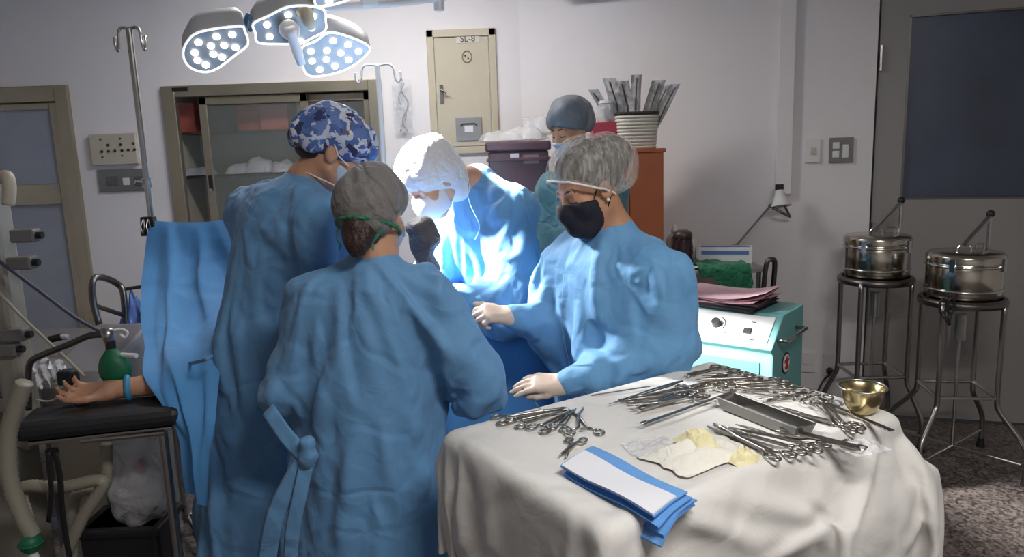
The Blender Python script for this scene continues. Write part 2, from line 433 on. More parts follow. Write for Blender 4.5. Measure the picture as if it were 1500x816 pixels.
# ------------------------------------------------------------------ the room
XL, YF, XR = -3.9, -1.8, 4.2
wr_at = lambda X: 5.0 - (X - .1) * .95 / 3.1
foot = [(XL, YF), (XR, YF), (XR, wr_at(XR)), (.1, 5.0), (XL, 5.0)]
struct('floor', MB().prism([(x, y, -.1) for x, y in foot], (0, 0, .1)), 'floor')
struct('ceiling', MB().prism([(x, y, CEIL_Z) for x, y in foot], (0, 0, .1)), 'ceil')
struct('wall_left', MB().mm((XL - .1, YF, 0), (XL, 5.0, CEIL_Z)), 'wall')
struct('wall_front', MB().mm((XL, YF - .1, 0), (XR, YF, CEIL_Z)), 'wall')
struct('wall_side', MB().mm((XR, YF, 0), (XR + .1, wr_at(XR), CEIL_Z)), 'wall')
# back wall with the opening of the built-in cabinet
ax0, ax1 = at(242, 128, BACK_Y)[0], at(553, 124, BACK_Y)[0] + .005
az1 = at(400, 126, BACK_Y)[2]; az0 = .85
dx0, dx1 = -3.72, at(108, 200, BACK_Y)[0]          # door opening
dz1 = at(50, 130, BACK_Y)[2]
mb = MB()
for x0, x1, z0, z1 in ((XL, dx0, 0, CEIL_Z), (dx0, dx1, dz1, CEIL_Z), (dx1, ax0, 0, CEIL_Z), (ax0, ax1, 0, az0), (ax0, ax1, az1, CEIL_Z), (ax1, .1 + .03, 0, CEIL_Z)):
    mb.mm((x0, 5.0, z0), (x1, 5.1, z1))
struct('wall_back', mb, 'wall')
# right wall (turns away from the back wall) with the doorway
WAX = np.stack([WRD, -WRN, V(0, 0, 1)])
def wr_box(mb, s0, s1, z0, z1, d0, d1):   # s along the wall, d inward distance from its face
    c = WR0 + WRD * (s0 + s1) / 2 + WRN * (d0 + d1) / 2; c[2] = (z0 + z1) / 2
    return mb.box(c, (s1 - s0, abs(d1 - d0), z1 - z0), WAX)
s_of = lambda p: float((p - WR0)[:2] @ WRD[:2])
sd0 = s_of(on_wr(1277, 250)); sd1 = sd0 + 1.08; sdz = 2.62
send = (XR - .1) / WRD[0]
mb = MB()
for s0, s1, z0, z1 in ((0, sd0, 0, CEIL_Z), (sd0, sd1, sdz, CEIL_Z), (sd1, send, 0, CEIL_Z)): wr_box(mb, s0, s1, z0, z1, -.1, 0)
struct('wall_right', mb, 'wall')
# grey door with dark pane in that doorway
sp0 = (s_of(on_wr(1322, 290)) + s_of(on_wr(1330, 25))) / 2; zp0, zp1 = 1.315, 2.34
sp1 = sd1 - .16
mb = MB()
for s0, s1, z0, z1 in ((sd0 + .012, sp0, .01, sdz - .01), (sp1, sd1 - .012, .01, sdz - .01), (sp0, sp1, .01, zp0), (sp0, sp1, zp1, sdz - .01)): wr_box(mb, s0, s1, z0, z1, -.055, -.012)
door = struct('door_2', mb, 'doorgrey')
wr_box(MB(), sp0 - .005, sp1 + .005, zp0 - .005, zp1 + .005, -.045, -.03).build('pane', 'darkglass', door)
mb = MB(); wr_box(mb, sp0, sp0 + .012, zp0, zp1, -.03, -.012); wr_box(mb, sp0, sp1, zp0, zp0 + .012, -.03, -.012); wr_box(mb, sp0, sp1, zp1 - .012, zp1, -.03, -.012)
mb.build('pane_bead', 'dark_steel', door)
sh = s_of(on_wr(1291, 85)); zh = on_wr(1291, 85)[2]
for zc in (zh, zh - 1.0):
    p = WR0 + WRD * sh + WRN * .0; mb = MB().cyl((p[0], p[1], zc - .07), (p[0], p[1], zc + .07), .009, n=10)
    mb.build('hinge', 'steel', door, smooth=False)
# surface trunking running down the right wall to the lamp
s0, s1 = s_of(on_wr(1140, 100)), s_of(on_wr(1164, 100))
mb = MB(); wr_box(mb, s0, s1, 1.36, CEIL_Z, 0, .035)
struct('trim_1', mb, 'wall', bevel=.004)

# left door: champagne metal frame, frosted panes
yb = BACK_Y
dw = dx1 - at(91, 200, yb)[0]
mb = MB().mm((dx1 - dw, yb - .03, 0), (dx1 + .01, yb + .1, dz1 + .015)).mm((dx0, yb - .03, dz1 - .085), (dx1 - dw, yb + .1, dz1 + .015)).mm((dx0, yb - .03, 0), (dx0 + .1, yb + .1, dz1))
struct('trim_2', mb, 'champ', bevel=.006)
gx1 = at(80, 220, yb)[0]; jx = dx1 - dw
r1, r0 = at(60, 270, yb)[2], at(60, 300, yb)[2]
mb = MB()
mb.mm((gx1, yb + .0, .02), (jx, yb + .045, dz1 - .09)).mm((dx0 + .1, yb + .0, r0), (gx1, yb + .045, r1)).mm((dx0 + .1, yb, dz1 - .13), (gx1, yb + .045, dz1 - .09)).mm((dx0 + .1, yb, .02), (gx1, yb + .045, .12)).mm((dx0 + .1, yb, .02), (dx0 + .18, yb + .045, dz1 - .09))
door = struct('door_1', mb, 'champ', bevel=.005)
MB().mm((dx0 + .16, yb + .02, r1 - .01), (gx1 + .01, yb + .03, dz1 - .12)).build('pane', 'frost', door)
MB().mm((dx0 + .16, yb + .02, .1), (gx1 + .01, yb + .03, r0 + .01)).build('pane', 'frost', door)

# built-in glass-fronted cabinet
cab = thing('wall_cabinet', 'built-in metal cabinet with sliding glass doors behind the blue-capped surgeon', 'cabinet', (0.5 * (ax0 + ax1), yb, az0))
mb = MB().mm((ax0, yb + .44, az0), (ax1, yb + .46, az1)).mm((ax0, yb, az0), (ax0 + .01, yb + .45, az1)).mm((ax1 - .01, yb, az0), (ax1, yb + .45, az1)).mm((ax0, yb, az0), (ax1, yb + .45, az0 + .02)).mm((ax0, yb, az1 - .02), (ax1, yb + .45, az1))
mb.build('carcass', mat('cabinet_inside', (.46, .44, .36), .6), cab)
fw = .045
fr = MB().mm((ax0 - .02, yb - .03, az0), (ax0 + fw + .02, yb + .02, az1 + .02)).mm((ax1 - fw - .02, yb - .03, az0), (ax1 + .02, yb + .02, az1 + .02)).mm((ax0 + fw + .02, yb - .028, az1 - .05), (ax1 - fw - .02, yb + .02, az1 + .02)).mm((ax0, yb - .03, az0 - .02), (ax1, yb + .02, az0 + .04))
fr.build('frame', 'champ', cab, bevel=.004)
zs = [at(300, 194, yb + .2)[2], at(300, 258, yb + .2)[2], az0 + .3]
for z in zs: MB().mm((ax0 + .01, yb + .1, z - .012), (ax1 - .01, yb + .44, z)).build('shelf', 'dark_steel', cab)
sx0 = at(296, 200, yb)[0]; sx1 = at(437, 150, yb)[0]
def sash(x0, x1, y0, nm):
    z1 = az1 - .055
    m = MB().mm((x0, y0, az0 + .04), (x0 + .05, y0 + .025, z1)).mm((x1 - .05, y0, az0 + .04), (x1, y0 + .025, z1)).mm((x0, y0, z1 - .05), (x1, y0 + .025, z1)).mm((x0, y0, az0 + .04), (x1, y0 + .025, az0 + .09))
    s = m.build('sliding_door', 'champ', cab, bevel=.003)
    MB().mm((x0 + .045, y0 + .008, az0 + .085), (x1 - .045, y0 + .014, z1 - .045)).build('pane', 'glass', s)
    return s
s = sash(sx0, sx1 + .06, yb - .005, 'a')
hx = sx0 + .03; hz = at(311, 268, yb)[2]
MB().mm((hx - .012, yb - .016, hz - .05), (hx + .012, yb - .004, hz + .05)).build('lock_plate', 'black', s)
MB().cyl((hx, yb - .03, hz - .045), (hx, yb - .015, hz - .045), .012).build('lock', 'chrome', s)
sash(sx1 - .02, ax1 - .06, yb + .035, 'b')
p = at(252, 132, yb - .03)
MB().mm((p[0], yb - .034, p[2] - .012), (p[0] + .1, yb - .029, p[2] + .014)).build('name_plate', 'black', cab)
# contents
def carton(x0, x1, z0, h, d0, m, nm, label, cat, grp=None):
    o = thing(nm, label, cat, ((x0 + x1) / 2, yb + d0, z0), group=grp)
    MB().mm((x0, yb + d0, z0), (x1, yb + d0 + .2, z0 + h)).build('body', m, o, bevel=.004)
    MB().mm((x0 - .003, yb + d0 - .003, z0 + h * .78), (x1 + .003, yb + d0 + .203, z0 + h + .003)).build('lid', m, o, bevel=.003)
    return o
px = lambda x: at(x, 190, yb + .2)[0]
carton(px(258), px(293), zs[0], .19, .13, 'redbox', 'carton', 'small red carton on the upper shelf at the left of the glass cabinet', 'carton')
carton(px(352), px(386), zs[0], .17, .15, 'redbox', 'carton', 'dull red carton behind the sliding pane, beside a brighter one', 'carton')
carton(px(388), px(428), zs[0], .20, .12, mat('rust_carton', (.36, .10, .08), .6), 'carton', 'wide rust-red carton behind the sliding pane, right of the dull one', 'carton')
carton(px(455), px(490), zs[0], .21, .12, 'red', 'storage_box', 'crimson storage box on the upper shelf at the right of the glass cabinet', 'box')
o = thing('jar', 'tall grey jar standing beside the crimson box in the cabinet', 'jar', (px(508), yb + .2, zs[0]))
MB().lathe((px(508), yb + .2, zs[0]), [(0, 0), (.05, 0), (.055, .02), (.055, .12), (.03, .15), (.03, .19), (0, .19)], 20).build('body', 'greyplate', o, smooth=True)
MB().cyl((px(508), yb + .2, zs[0] + .185), (px(508), yb + .2, zs[0] + .22), .034, n=16).build('lid', 'white', o)
def packet(c, s, rz, label, m='plastic', grp=None):
    # a soft sealed bag: pillow grid with crimped seams
    n = 13; P = np.zeros((2, n, n, 3)); u = np.linspace(-1, 1, n)
    for k, sg in enumerate((1, -1)):
        for i in range(n):
            for j in range(n):
                h = max(0, (1 - u[i] ** 4) * (1 - u[j] ** 4)) ** .5 * s[2] * (1 if sg > 0 else .15) * (1 + .35 * noise.noise(Vector((u[i] * 2 + c[0] * 9, u[j] * 2, c[1] * 7 + k))))
                P[k, i, j] = (u[i] * s[0] / 2, u[j] * s[1] / 2, sg * h + s[2] * .16)
    b = MB().grid(P[0]); b.grid(P[1][:, ::-1])
    ca, sa = math.cos(rz), math.sin(rz)
    v = np.array(b.v); v = np.stack([v[:, 0] * ca - v[:, 1] * sa, v[:, 0] * sa + v[:, 1] * ca, v[:, 2]], -1) + np.asarray(c)
    o = mesh_obj('supply_packet', v, b.f, m, smooth=True, loc=tuple(c)); return tag(o, label, 'packet', grp)
MT['packgrey'] = mat('grey_packet_film', (.40, .41, .45), .35, bump=.6, bscale=30)
for i, (a, b, h) in enumerate(((258, 300, .05), (325, 360, .06), (352, 392, .09), (388, 425, .07), (420, 455, .06))):
    xa, xb = px(a), px(b)
    packet(((xa + xb) / 2, yb + .26, zs[1]), (xb - xa, .22, h), .1 * i, ('leftmost', 'second', 'third', 'fourth', 'rightmost')[i] + ' of the grey packets in a row on the middle shelf of the glass cabinet', 'packgrey', 'packets on the middle cabinet shelf')
packet((px(278), yb + .25, zs[2]), (.2, .22, .07), .2, 'red packet at the bottom left inside the glass cabinet', 'red')
packet((px(345), yb + .25, zs[2]), (.2, .22, .09), .2, 'white packet low in the glass cabinet below the lock', 'white')

# beige outlet panel and grey socket plate on the back wall
p0, p1 = at(133, 197, yb), at(206, 240, yb)
o = thing('outlet_panel', 'beige wall panel with rows of small dark holes beside the drip pole', 'panel', ((p0[0] + p1[0]) / 2, yb - .0, p1[2]))
MB().mm((p0[0], yb - .035, p1[2]), (p1[0], yb, p0[2])).build('panel', 'beige', o, bevel=.006)
for zx, zy in ((147, 132), (305, 125), (208, 177), (310, 174), (410, 165), (160, 229), (213, 226), (264, 223), (320, 221), (370, 216), (421, 213), (165, 273), (322, 262)):
    q = at(120 + zx / 5.44, 180 + zy / 5.44, yb - .036)
    MB().cyl(q, q + V(0, -.004, 0), .009 if zy not in (132, 125, 273, 262) else .006, n=10).build('socket_hole', 'ink', o)
p0, p1 = at(143, 249, yb), at(219, 279, yb)
o = thing('socket_plate', 'dark grey metal socket plate under the beige outlet panel', 'socket', ((p0[0] + p1[0]) / 2, yb, p1[2]))
MB().mm((p0[0], yb - .012, p1[2]), (p1[0], yb, p0[2])).build('plate', 'greyplate', o, bevel=.003)
for xx in (164, 205):
    q = at(xx, 265, yb - .014); MB().mm((q[0] - .035, yb - .017, q[2] - .03), (q[0] + .035, yb - .011, q[2] + .03)).build('socket', mat('socket_dark', (.10, .10, .10), .5), o, bevel=.004)
q = at(185, 266, yb - .014); MB().mm((q[0] - .022, yb - .018, q[2] - .024), (q[0] + .022, yb - .011, q[2] + .024)).build('switch', 'white', o, bevel=.003)

# cream electrical cupboard
p0, p1 = at(624, 45, yb), at(734, 212, yb)
o = thing('electrical_cupboard', 'cream metal wall cupboard with a grey plate and small number tag', 'cupboard', ((p0[0] + p1[0]) / 2, yb, p1[2]))
x0, x1, z1, z0 = p0[0], p1[0] - .01, p0[2], p1[2] - .05
MB().mm((x0, yb - .02, z0), (x0 + .045, yb, z1)).mm((x1 - .045, yb - .02, z0), (x1, yb, z1)).mm((x0, yb - .02, z1 - .045), (x1, yb, z1)).mm((x0, yb - .02, z0), (x1, yb, z0 + .045)).build('frame', 'cream', o, bevel=.004)
dr = MB().mm((x0 + .05, yb - .012, z0 + .05), (x1 - .05, yb, z1 - .05)).build('door', 'cream', o)
q = at(647, 137, yb - .015)
MB().mm((q[0] - .012, yb - .022, q[2] - .06), (q[0] + .012, yb - .012, q[2] + .055)).build('lock_plate', 'dark_steel', dr)
MB().tube([q + V(0, -.01, .02), q + V(0, -.03, .02), q + V(.035, -.03, .0)], .006, 8).build('handle', 'chrome', dr)
q = at(687, 189, yb - .012); hw = .085
pl = MB().mm((q[0] - hw, yb - .02, q[2] - .075), (q[0] + hw, yb - .01, q[2] + .075)).build('meter_plate', mat('plate_grey_metal', (.27, .26, .25), .45, .4), dr, bevel=.003)
MB().mm((q[0] - .028, yb - .024, q[2] - .02), (q[0] + .028, yb - .018, q[2] + .022)).build('meter_window', 'white', dr)
MB().tube([q + V(-.055, -.014, .02), q + V(-.04, -.014, .034), q + V(.04, -.014, .034), q + V(.055, -.014, .02)], .004, 6).build('meter_handle', 'ink', dr)
q = at(685, 57, yb - .013)
MB().mm((q[0] - .075, yb - .0145, q[2] - .024), (q[0] + .075, yb - .012, q[2] + .024)).build('tag', mat('tag_white', (.62, .58, .50), .5), dr)
text_mesh('tag_text', 'SL-8', .055, 'ink', q + V(0, -.003, 0), (1, 0, 0), (0, 0, 1), dr)
q = at(684, 83, yb - .013)
MB().tube([q + V(.03 * math.cos(t), -.002, .036 * math.sin(t)) for t in np.linspace(0, 2 * math.pi, 20, endpoint=False)], .004, 6, True).build('round_emblem', mat('emblem', (.25, .22, .15), .5), dr)
MB().cyl(q + V(-.012, -.002, .006), q + V(-.012, -.005, .006), .006, n=8).cyl(q + V(.008, -.002, -.012), q + V(.008, -.005, -.012), .006, n=8).build('emblem_dots', 'ink', dr)

# air conditioner high on the right wall
p = on_wr(818, 6); q = on_wr(905, -2); sa, sb = s_of(p) - .02, s_of(q) + .3
o = thing('air_conditioner', 'white wall-mounted air conditioner at the top of the picture', 'air conditioner', tuple(WR0 + WRD * (sa + sb) / 2 + V(0, 0, p[2])))
mb = MB(); wr_box(mb, sa, sb, p[2] + .05, p[2] + .34, 0, .2); mb.build('casing', 'white', o, bevel=.03)
mb = MB(); wr_box(mb, sa + .05, sb - .05, p[2] + .035, p[2] + .052, .05, .17); mb.build('outlet_vane', 'white', o)

# switches and sockets on the right wall
def wall_plate(nm, label, x0, y0, x1, y1, m, d=.012):
    a, b = on_wr(x0, y0), on_wr(x1, y1)
    o = thing(nm, label, 'switch' if 'switch' in nm else 'socket', tuple((a + b) / 2))
    mb = MB(); wr_box(mb, s_of(a), s_of(b), b[2], a[2], 0, d); mb.build('plate', m, o, bevel=.003)
    return o, s_of(a), s_of(b), b[2], a[2]
o, sa, sb, za, zb = wall_plate('light_switch', 'cream single light switch left of the grey switch plate', 1180, 204, 1201, 238, 'white')
mb = MB(); wr_box(mb, sa + .03, sb - .03, za + .05, zb - .05, .01, .02); mb.build('rocker', 'beige', o, bevel=.002)
o, sa, sb, za, zb = wall_plate('switch_plate', 'dark grey switch plate with three pale rockers beside the grey door', 1215, 202, 1249, 238, 'greyplate')
W_ = sb - sa; H_ = zb - za
for f0, f1, g0, g1 in ((.14, .42, .56, .82), (.14, .42, .22, .48), (.55, .8, .2, .72)):
    mb = MB(); wr_box(mb, sa + W_ * f0, sa + W_ * f1, za + H_ * g0, za + H_ * g1, .01, .018); mb.build('rocker', 'white', o, bevel=.002)
o, sa, sb, za, zb = wall_plate('wall_socket', 'low grey wall socket beside the teal unit', 1170, 515, 1194, 545, 'wall', .015)
mb = MB(); wr_box(mb, sa + .02, sb - .02, za + .05, zb - .02, .012, .02); mb.build('cover', 'wall', o, bevel=.004)
o, sa, sb, za, zb = wall_plate('wall_socket', 'low wall socket with a black plug in it, left of the drum stand', 1206, 518, 1226, 550, 'wall', .015)
q = on_wr(1216, 544, .03)
tag(MB().cyl(q - WRN * .012, q + WRN * .025, .022, .018, n=12).tube([q + WRN * .02, q + WRN * .05 + V(-.01, -.0, -.01), on_wr(1207, 556, .07), on_wr(1199, 572, .1), on_wr(1190, 600, .12)], .006, 8, smooth=5).build('power_plug', 'black', loc=tuple(q)), 'black power plug with its cord in the low wall socket', 'plug')

# unseen ceiling tube fixtures, added as housings for the fill lights
for i, (x, y, e) in enumerate(CEIL_FILLS):
    o = thing('fill_fixture', 'unseen white ceiling tube fixture added for fill light ' + ('over the instrument table' if i == 0 else 'over the operating table'), 'light fixture', (x, y, CEIL_Z))
    MB().mm((x - .65, y - .18, CEIL_Z - .06), (x + .65, y + .18, CEIL_Z)).build('housing', 'white', o, bevel=.01)
    for s in (-1, 1): MB().cyl((x - .6, y + s * .07, CEIL_Z - .072), (x + .6, y + s * .07, CEIL_Z - .072), .012, n=10).build('tube', mat('fill_tube', (1, 1, 1), .4, emit=(1, .97, .94), estr=6), o)

# ------------------------------------------------------------------ surgical lamp
LC = at(432, 45, 2.92); LN = nrm(V(.22, -.62, -.75))       # lamp centre and the way its faces look
lamp = thing('surgical_lamp', 'multi-head surgical lamp with round white LEDs over the operating table', 'lamp', (LC[0], LC[1], CEIL_Z))
lp = lambda x, y, off=0.0: on_plane(x, y, LC + LN * off, LN)
def pod(outline, leds, depth=.12, back=.86):
    P = np.array([lp(*q) for q in catmull(np.array([(x, y, 0) for x, y in outline], float), 4, True)[:, :2]])
    c = P.mean(0); n = len(P)
    prof = [(1.0, 0), (1.03, -.012), (1.02, -depth * .6), (back, -depth), (.4, -depth * 1.12), (.02, -depth * 1.15)]
    mb = MB(); vs = np.concatenate([c + (P - c) * s + LN * h for s, h in prof])
    f = [(i * n + k, i * n + (k + 1) % n, (i + 1) * n + (k + 1) % n, (i + 1) * n + k) for i in range(len(prof) - 1) for k in range(n)]
    f += [tuple(range((len(prof) - 1) * n, len(prof) * n))[::-1]]
    mb.add(vs, f); h = mb.build('lamp_head', 'lampbody', lamp, smooth=True)
    MB().prism(c + (P - c) * .97 + LN * -.004, LN * .004).build('face_panel', 'panelgrey', h)
    MB().tube(P + LN * .002, .0045, 6, True).build('rim_light', 'rim', h)
    for x, y in leds:
        q = lp(x, y, .001); MB().cyl(q, q + LN * .005, .0125, n=14).build('led', 'led', h)
    return c, h
s1 = [(x / 2.72, y / 2.72) for x, y in ((790, 168), (862, 145), (925, 137), (840, 182), (893, 180), (938, 188), (776, 209), (850, 215), (885, 227), (787, 240), (820, 258))]
c1, _ = pod([(270, 68), (284, 50), (312, 42), (352, 38), (358, 44), (363, 64), (345, 80), (318, 100), (298, 105), (278, 98), (269, 84)], s1)
s2 = [(340 + x / 4.6875, y / 4.6875) for x, y in ((693, 278), (795, 305), (867, 350), (540, 350), (651, 345), (745, 362), (549, 418), (647, 407), (800, 410), (706, 452), (600, 476))]
c2, _ = pod([(442, 70), (462, 60), (482, 47), (510, 53), (536, 64), (541, 74), (524, 91), (500, 104), (470, 111), (452, 110), (444, 98)], s2)
s3 = [(340 + x / 4.6875, y / 4.6875) for x, y in ((385, 100), (240, 168), (257, 250), (556, 110), (545, 190))] + [(440, 60)]
c3, h3 = pod([(371, 34), (395, 22), (420, 10), (450, 8), (474, 14), (477, 30), (476, 44), (455, 56), (440, 63), (410, 64), (378, 62), (374, 48)], s3)
c4, _ = pod([(462, 6), (476, 8), (496, 4), (514, -4), (530, -30), (505, -42), (478, -38), (462, -16)], [(482, 2), (500, -10), (484, -18), (506, -26)])
# hub, handle, cream ceiling column with joint, blue strap, spring arm
q0, q1 = lp(424, 40, .03), lp(442, 95, .06)
MB().cyl(lp(424, 42, -.03), lp(424, 44, .03), .042, .036, n=24).build('hub', 'white', lamp, smooth=False, bevel=.004)
MB().lathe(q0, [(0, 0), (.02, 0), (.023, .02), (.018, .035), (.020, .09), (.016, .155), (0, .158)], 18, axis=q1 - q0).build('sterile_handle', mat('handle_cover', (.85, .85, .85), .7), lamp, smooth=True)
g0 = lp(452, 38, -.02); g1 = at(432, -20, 2.94)
mb = MB().tube([lp(456, 40, .035), lp(450, 26, .03), at(442, 8, 2.90), at(430, -15, 2.92), at(428, -60, 2.97)], [.016, .026, .036, .04, .03], 14, smooth=4)
mb.build('column_joint', 'cream', lamp, smooth=True)
p = at(428, -60, 2.97); MB().cyl(p, (p[0], p[1], CEIL_Z - .02), .03, n=18).build('ceiling_column', 'white', lamp, smooth=False)
MB().cyl((p[0], p[1], CEIL_Z - .05), (p[0], p[1], CEIL_Z), .11, n=28).build('ceiling_flange', 'white', lamp)
MB().tube([lp(358, 42, -.05), lp(363, 22, -.03), lp(370, 36, -.02), lp(366, 44, -.03)], .008, 8, smooth=4).build('cable_sleeve', mat('blue_sleeve', (.06, .16, .30), .5), lamp, smooth=True)
MB().tube([at(468, 12, 2.94), at(540, 7, 3.0), at(596, 3, 3.06), at(652, -4, 3.12)], .014, 10).build('spring_arm', 'white', lamp)
mb = MB().tube([at(530, 3, 2.99), at(552, 2, 3.01)], .024, 10); mb.build('arm_collar', 'white', lamp)
q = at(643, 2, 3.12); MB().cyl(q + V(0, 0, .05), q + V(0, 0, -.035), .021, n=14).build('arm_end_cap', 'white', lamp, bevel=.003)
MB().tube([c1 - LN * .05, LC - LN * .09, c2 - LN * .05], .016, 10, smooth=4).tube([c3 - LN * .05, LC - LN * .09, c4 - LN * .05], .016, 10, smooth=4).cyl(LC - LN * .09, g1 + V(0, 0, .03), .02).build('head_yoke', 'lampbody', lamp, smooth=True)
for i, (c, pw, tg, cone) in enumerate(((c1, 1.0, V(-.22, 2.95, 1.48), 30), (lp(392, 52), .22, V(-.47, 2.6, 1.76), 26), (c2, 2.4, V(-.25, 3.02, 1.4), 54))):
    ld = bpy.data.lights.new('lamp_beam', 'SPOT'); ld.energy = SURG_W * pw; ld.spot_size = R(cone); ld.spot_blend = .4; ld.shadow_soft_size = .07; ld.color = (1, .985, .96)
    lo = bpy.data.objects.new('lamp_beam', ld); COL.objects.link(lo)
    pos = c + LN * .03
    lo.parent = lamp
    m = Matrix.Translation(Vector(pos)) @ Vector(tg - pos).to_track_quat('-Z', 'Y').to_matrix().to_4x4()
    lo.matrix_local = Matrix(BASE[lamp.name].tolist()) @ m

# ------------------------------------------------------------------ drip poles
def drip_pole(name, label, x, y, top, mt, hooks, r=.012):
    o = thing(name, label, 'drip pole', (x, y, 0))
    MB().cyl((x, y, .06), (x, y, 1.35), r * 1.35, n=14).build('lower_tube', mt, o, smooth=False)
    MB().cyl((x, y, 1.3), (x, y, top), r, n=14).build('upper_tube', mt, o)
    for s in (-1, 1):
        a = hooks
        MB().tube([(x, y, top), (x + s * a * .55, y, top + .005), (x + s * a * .8, y, top - .015), (x + s * a * .86, y, top - .06), (x + s * a * 1.0, y, top - .085), (x + s * a * 1.15, y, top - .06), (x + s * a * 1.13, y, top - .03)], r * .5, 8, smooth=4).build('hook', mt, o, smooth=True)
    for k in range(5):
        t = k * 2 * math.pi / 5 + .3
        MB().tube([(x, y, .09), (x + .15 * math.cos(t), y + .15 * math.sin(t), .075), (x + .27 * math.cos(t), y + .27 * math.sin(t), .05)], .012, 8).cyl((x + .27 * math.cos(t) - .012, y + .27 * math.sin(t), .027), (x + .27 * math.cos(t) + .012, y + .27 * math.sin(t), .027), .027, n=12).build('foot', mt, o)
    return o
p = at(195, 42, 3.2)
pole1 = drip_pole('drip_pole', 'chrome drip pole with twin hooks clipped to the blue screen drape', -1.525, 3.2, p[2], 'chrome', .055, .013)
q = at(214, 268, 3.2); MB().cyl((-1.525, 3.2, q[2] - .02), (-1.525, 3.2, q[2] + .02), .02, n=14).cyl((-1.525, 3.19, q[2]), (-1.555, 3.16, q[2] + .008), .008).build('height_clamp', 'chrome', pole1)
p = at(550, 96, 3.95)
drip_pole('drip_pole', 'white drip pole beside the cream cupboard, right of the glass cabinet', p[0] + .01, 3.95, p[2], 'white', .10, .012)
# clear tubing pack hanging on the wall
p = at(588, 118, yb - .01)
o = thing('tubing_pack', 'clear pack of coiled tubing hanging on the wall beside the white drip pole', 'tubing', tuple(p))
MB().cyl(p + V(0, .012, .01), p + V(0, -.03, .01), .005, n=8).build('nail', 'steel', o)
for k in range(3):
    mb = MB(); pts = []
    for t in np.linspace(0, 1, 14): pts.append(p + V(.02 * math.sin(t * 9 + k * 2) + (k - 1) * .018, -.02 - .006 * k, -.02 - .30 * t))
    mb.tube(pts, .004, 6, smooth=2).build('tube_coil', 'packgrey', o, smooth=True)
P = np.array([[p + V(-.06 + .12 * i / 6, -.028 + .006 * math.sin(i * 2 + j), .0 - .33 * j / 9) for i in range(7)] for j in range(10)])
MB().grid(P).build('pouch', 'plastic', o, smooth=True)

# ------------------------------------------------------------------ storage along the right wall
# orange wooden cupboard with the wicker basket on top
zc = at(972, 217, 4.2)[2]; xa, xb = at(872, 300, 4.2)[0], at(972, 300, 4.2)[0]
o = thing('wooden_cupboard', 'tall orange-brown wooden cupboard behind the woman in the hair net', 'cupboard', ((xa + xb) / 2, 4.35, 0))
MB().mm((xa, 4.2, .06), (xb, 4.55, zc - .02)).build('carcass', 'orange', o, bevel=.003)
MB().mm((xa - .01, 4.19, zc - .02), (xb + .012, 4.56, zc)).build('top', 'orange', o, bevel=.003)
for a, b in ((xa + .005, (xa + xb) / 2 - .002), ((xa + xb) / 2 + .002, xb - .005)):
    d = MB().mm((a, 4.183, .1), (b, 4.2, zc - .03)).build('door', 'orange', o, bevel=.002)
MB().mm((xa + .02, 4.22, 0), (xb - .02, 4.53, .06)).build('plinth', 'black', o)
bx0, bx1 = at(905, 190, 4.22)[0], at(968, 190, 4.22)[0]; bz1 = at(935, 163, 4.22)[2]
bcx, bcy = (bx0 + bx1) / 2, 4.36
o = thing('basket', 'white woven basket with a dark rim full of instrument pouches', 'basket', (bcx, bcy, zc))
nr = 11; hh = (bz1 - zc) / nr
for k in range(nr):
    s_ = .86 + .14 * k / nr; hx_, hy_ = (bx1 - bx0) / 2 * s_, .13 * s_; pts = []
    for t in np.linspace(0, 2 * math.pi, 28, endpoint=False):
        ca, sa_ = math.cos(t), math.sin(t); e = .45
        pts.append((bcx + hx_ * math.copysign(abs(ca) ** e, ca), bcy + hy_ * math.copysign(abs(sa_) ** e, sa_), zc + hh * (k + .5)))
    MB().tube(pts, hh * .52, 8, True).build('woven_band' if k < nr - 1 else 'rim', 'wicker' if k < nr - 1 else 'ink', o, smooth=True)
MB().mm((bcx - .09, bcy - .09, zc), (bcx + .09, bcy + .09, zc + .01)).build('bottom', 'wicker', o)
rs = random.Random(4)
MT['pouch'] = mat('instrument_pouch', (.45, .45, .46), .22, var=.5, vscale=25, bump=.5, bscale=40, alpha=.85)
for k in range(9):
    xx = bx0 + .03 + (bx1 - bx0 - .06) * (k / 8.0); 
    if k == 5: continue
    yy = bcy - .05 + .1 * rs.random(); top = bz1 + (.17 + .05 * rs.random() if k < 5 else .14 + .05 * rs.random()) * (1 if k else .75)
    lean = (k - 4) * .006 + .01 * (rs.random() - .5); wd = .026 + .014 * rs.random()
    P = np.array([[(xx + lean * 6 * t + (s - .5) * 2 * wd, yy + .012 * math.sin(5 * t + k) + .004 * math.sin(6 * s), zc + .08 + (top - zc - .08) * t) for s in np.linspace(0, 1, 5)] for t in np.linspace(0, 1, 10)])
    b = MB().grid(P); b.grid((P + V(0, .006, 0))[:, ::-1])
    pk = thing('instrument_pouch', ('leftmost', 'second', 'third', 'fourth', 'fifth', '', 'third from right', 'second from right', 'rightmost')[k] + ' instrument pouch standing in the white basket', 'pouch', (xx, yy, zc + .02), group='pouches in the wicker basket')
    b.build('film', 'pouch', pk, smooth=True)
    MB().tube([P[0, 2] + V(0, -.004, -.05), P[5, 2] + V(0, -.006, 0), P[9, 2] + V(0, -.006, -.02)], .004, 6).build('instrument', 'dark_steel', pk)
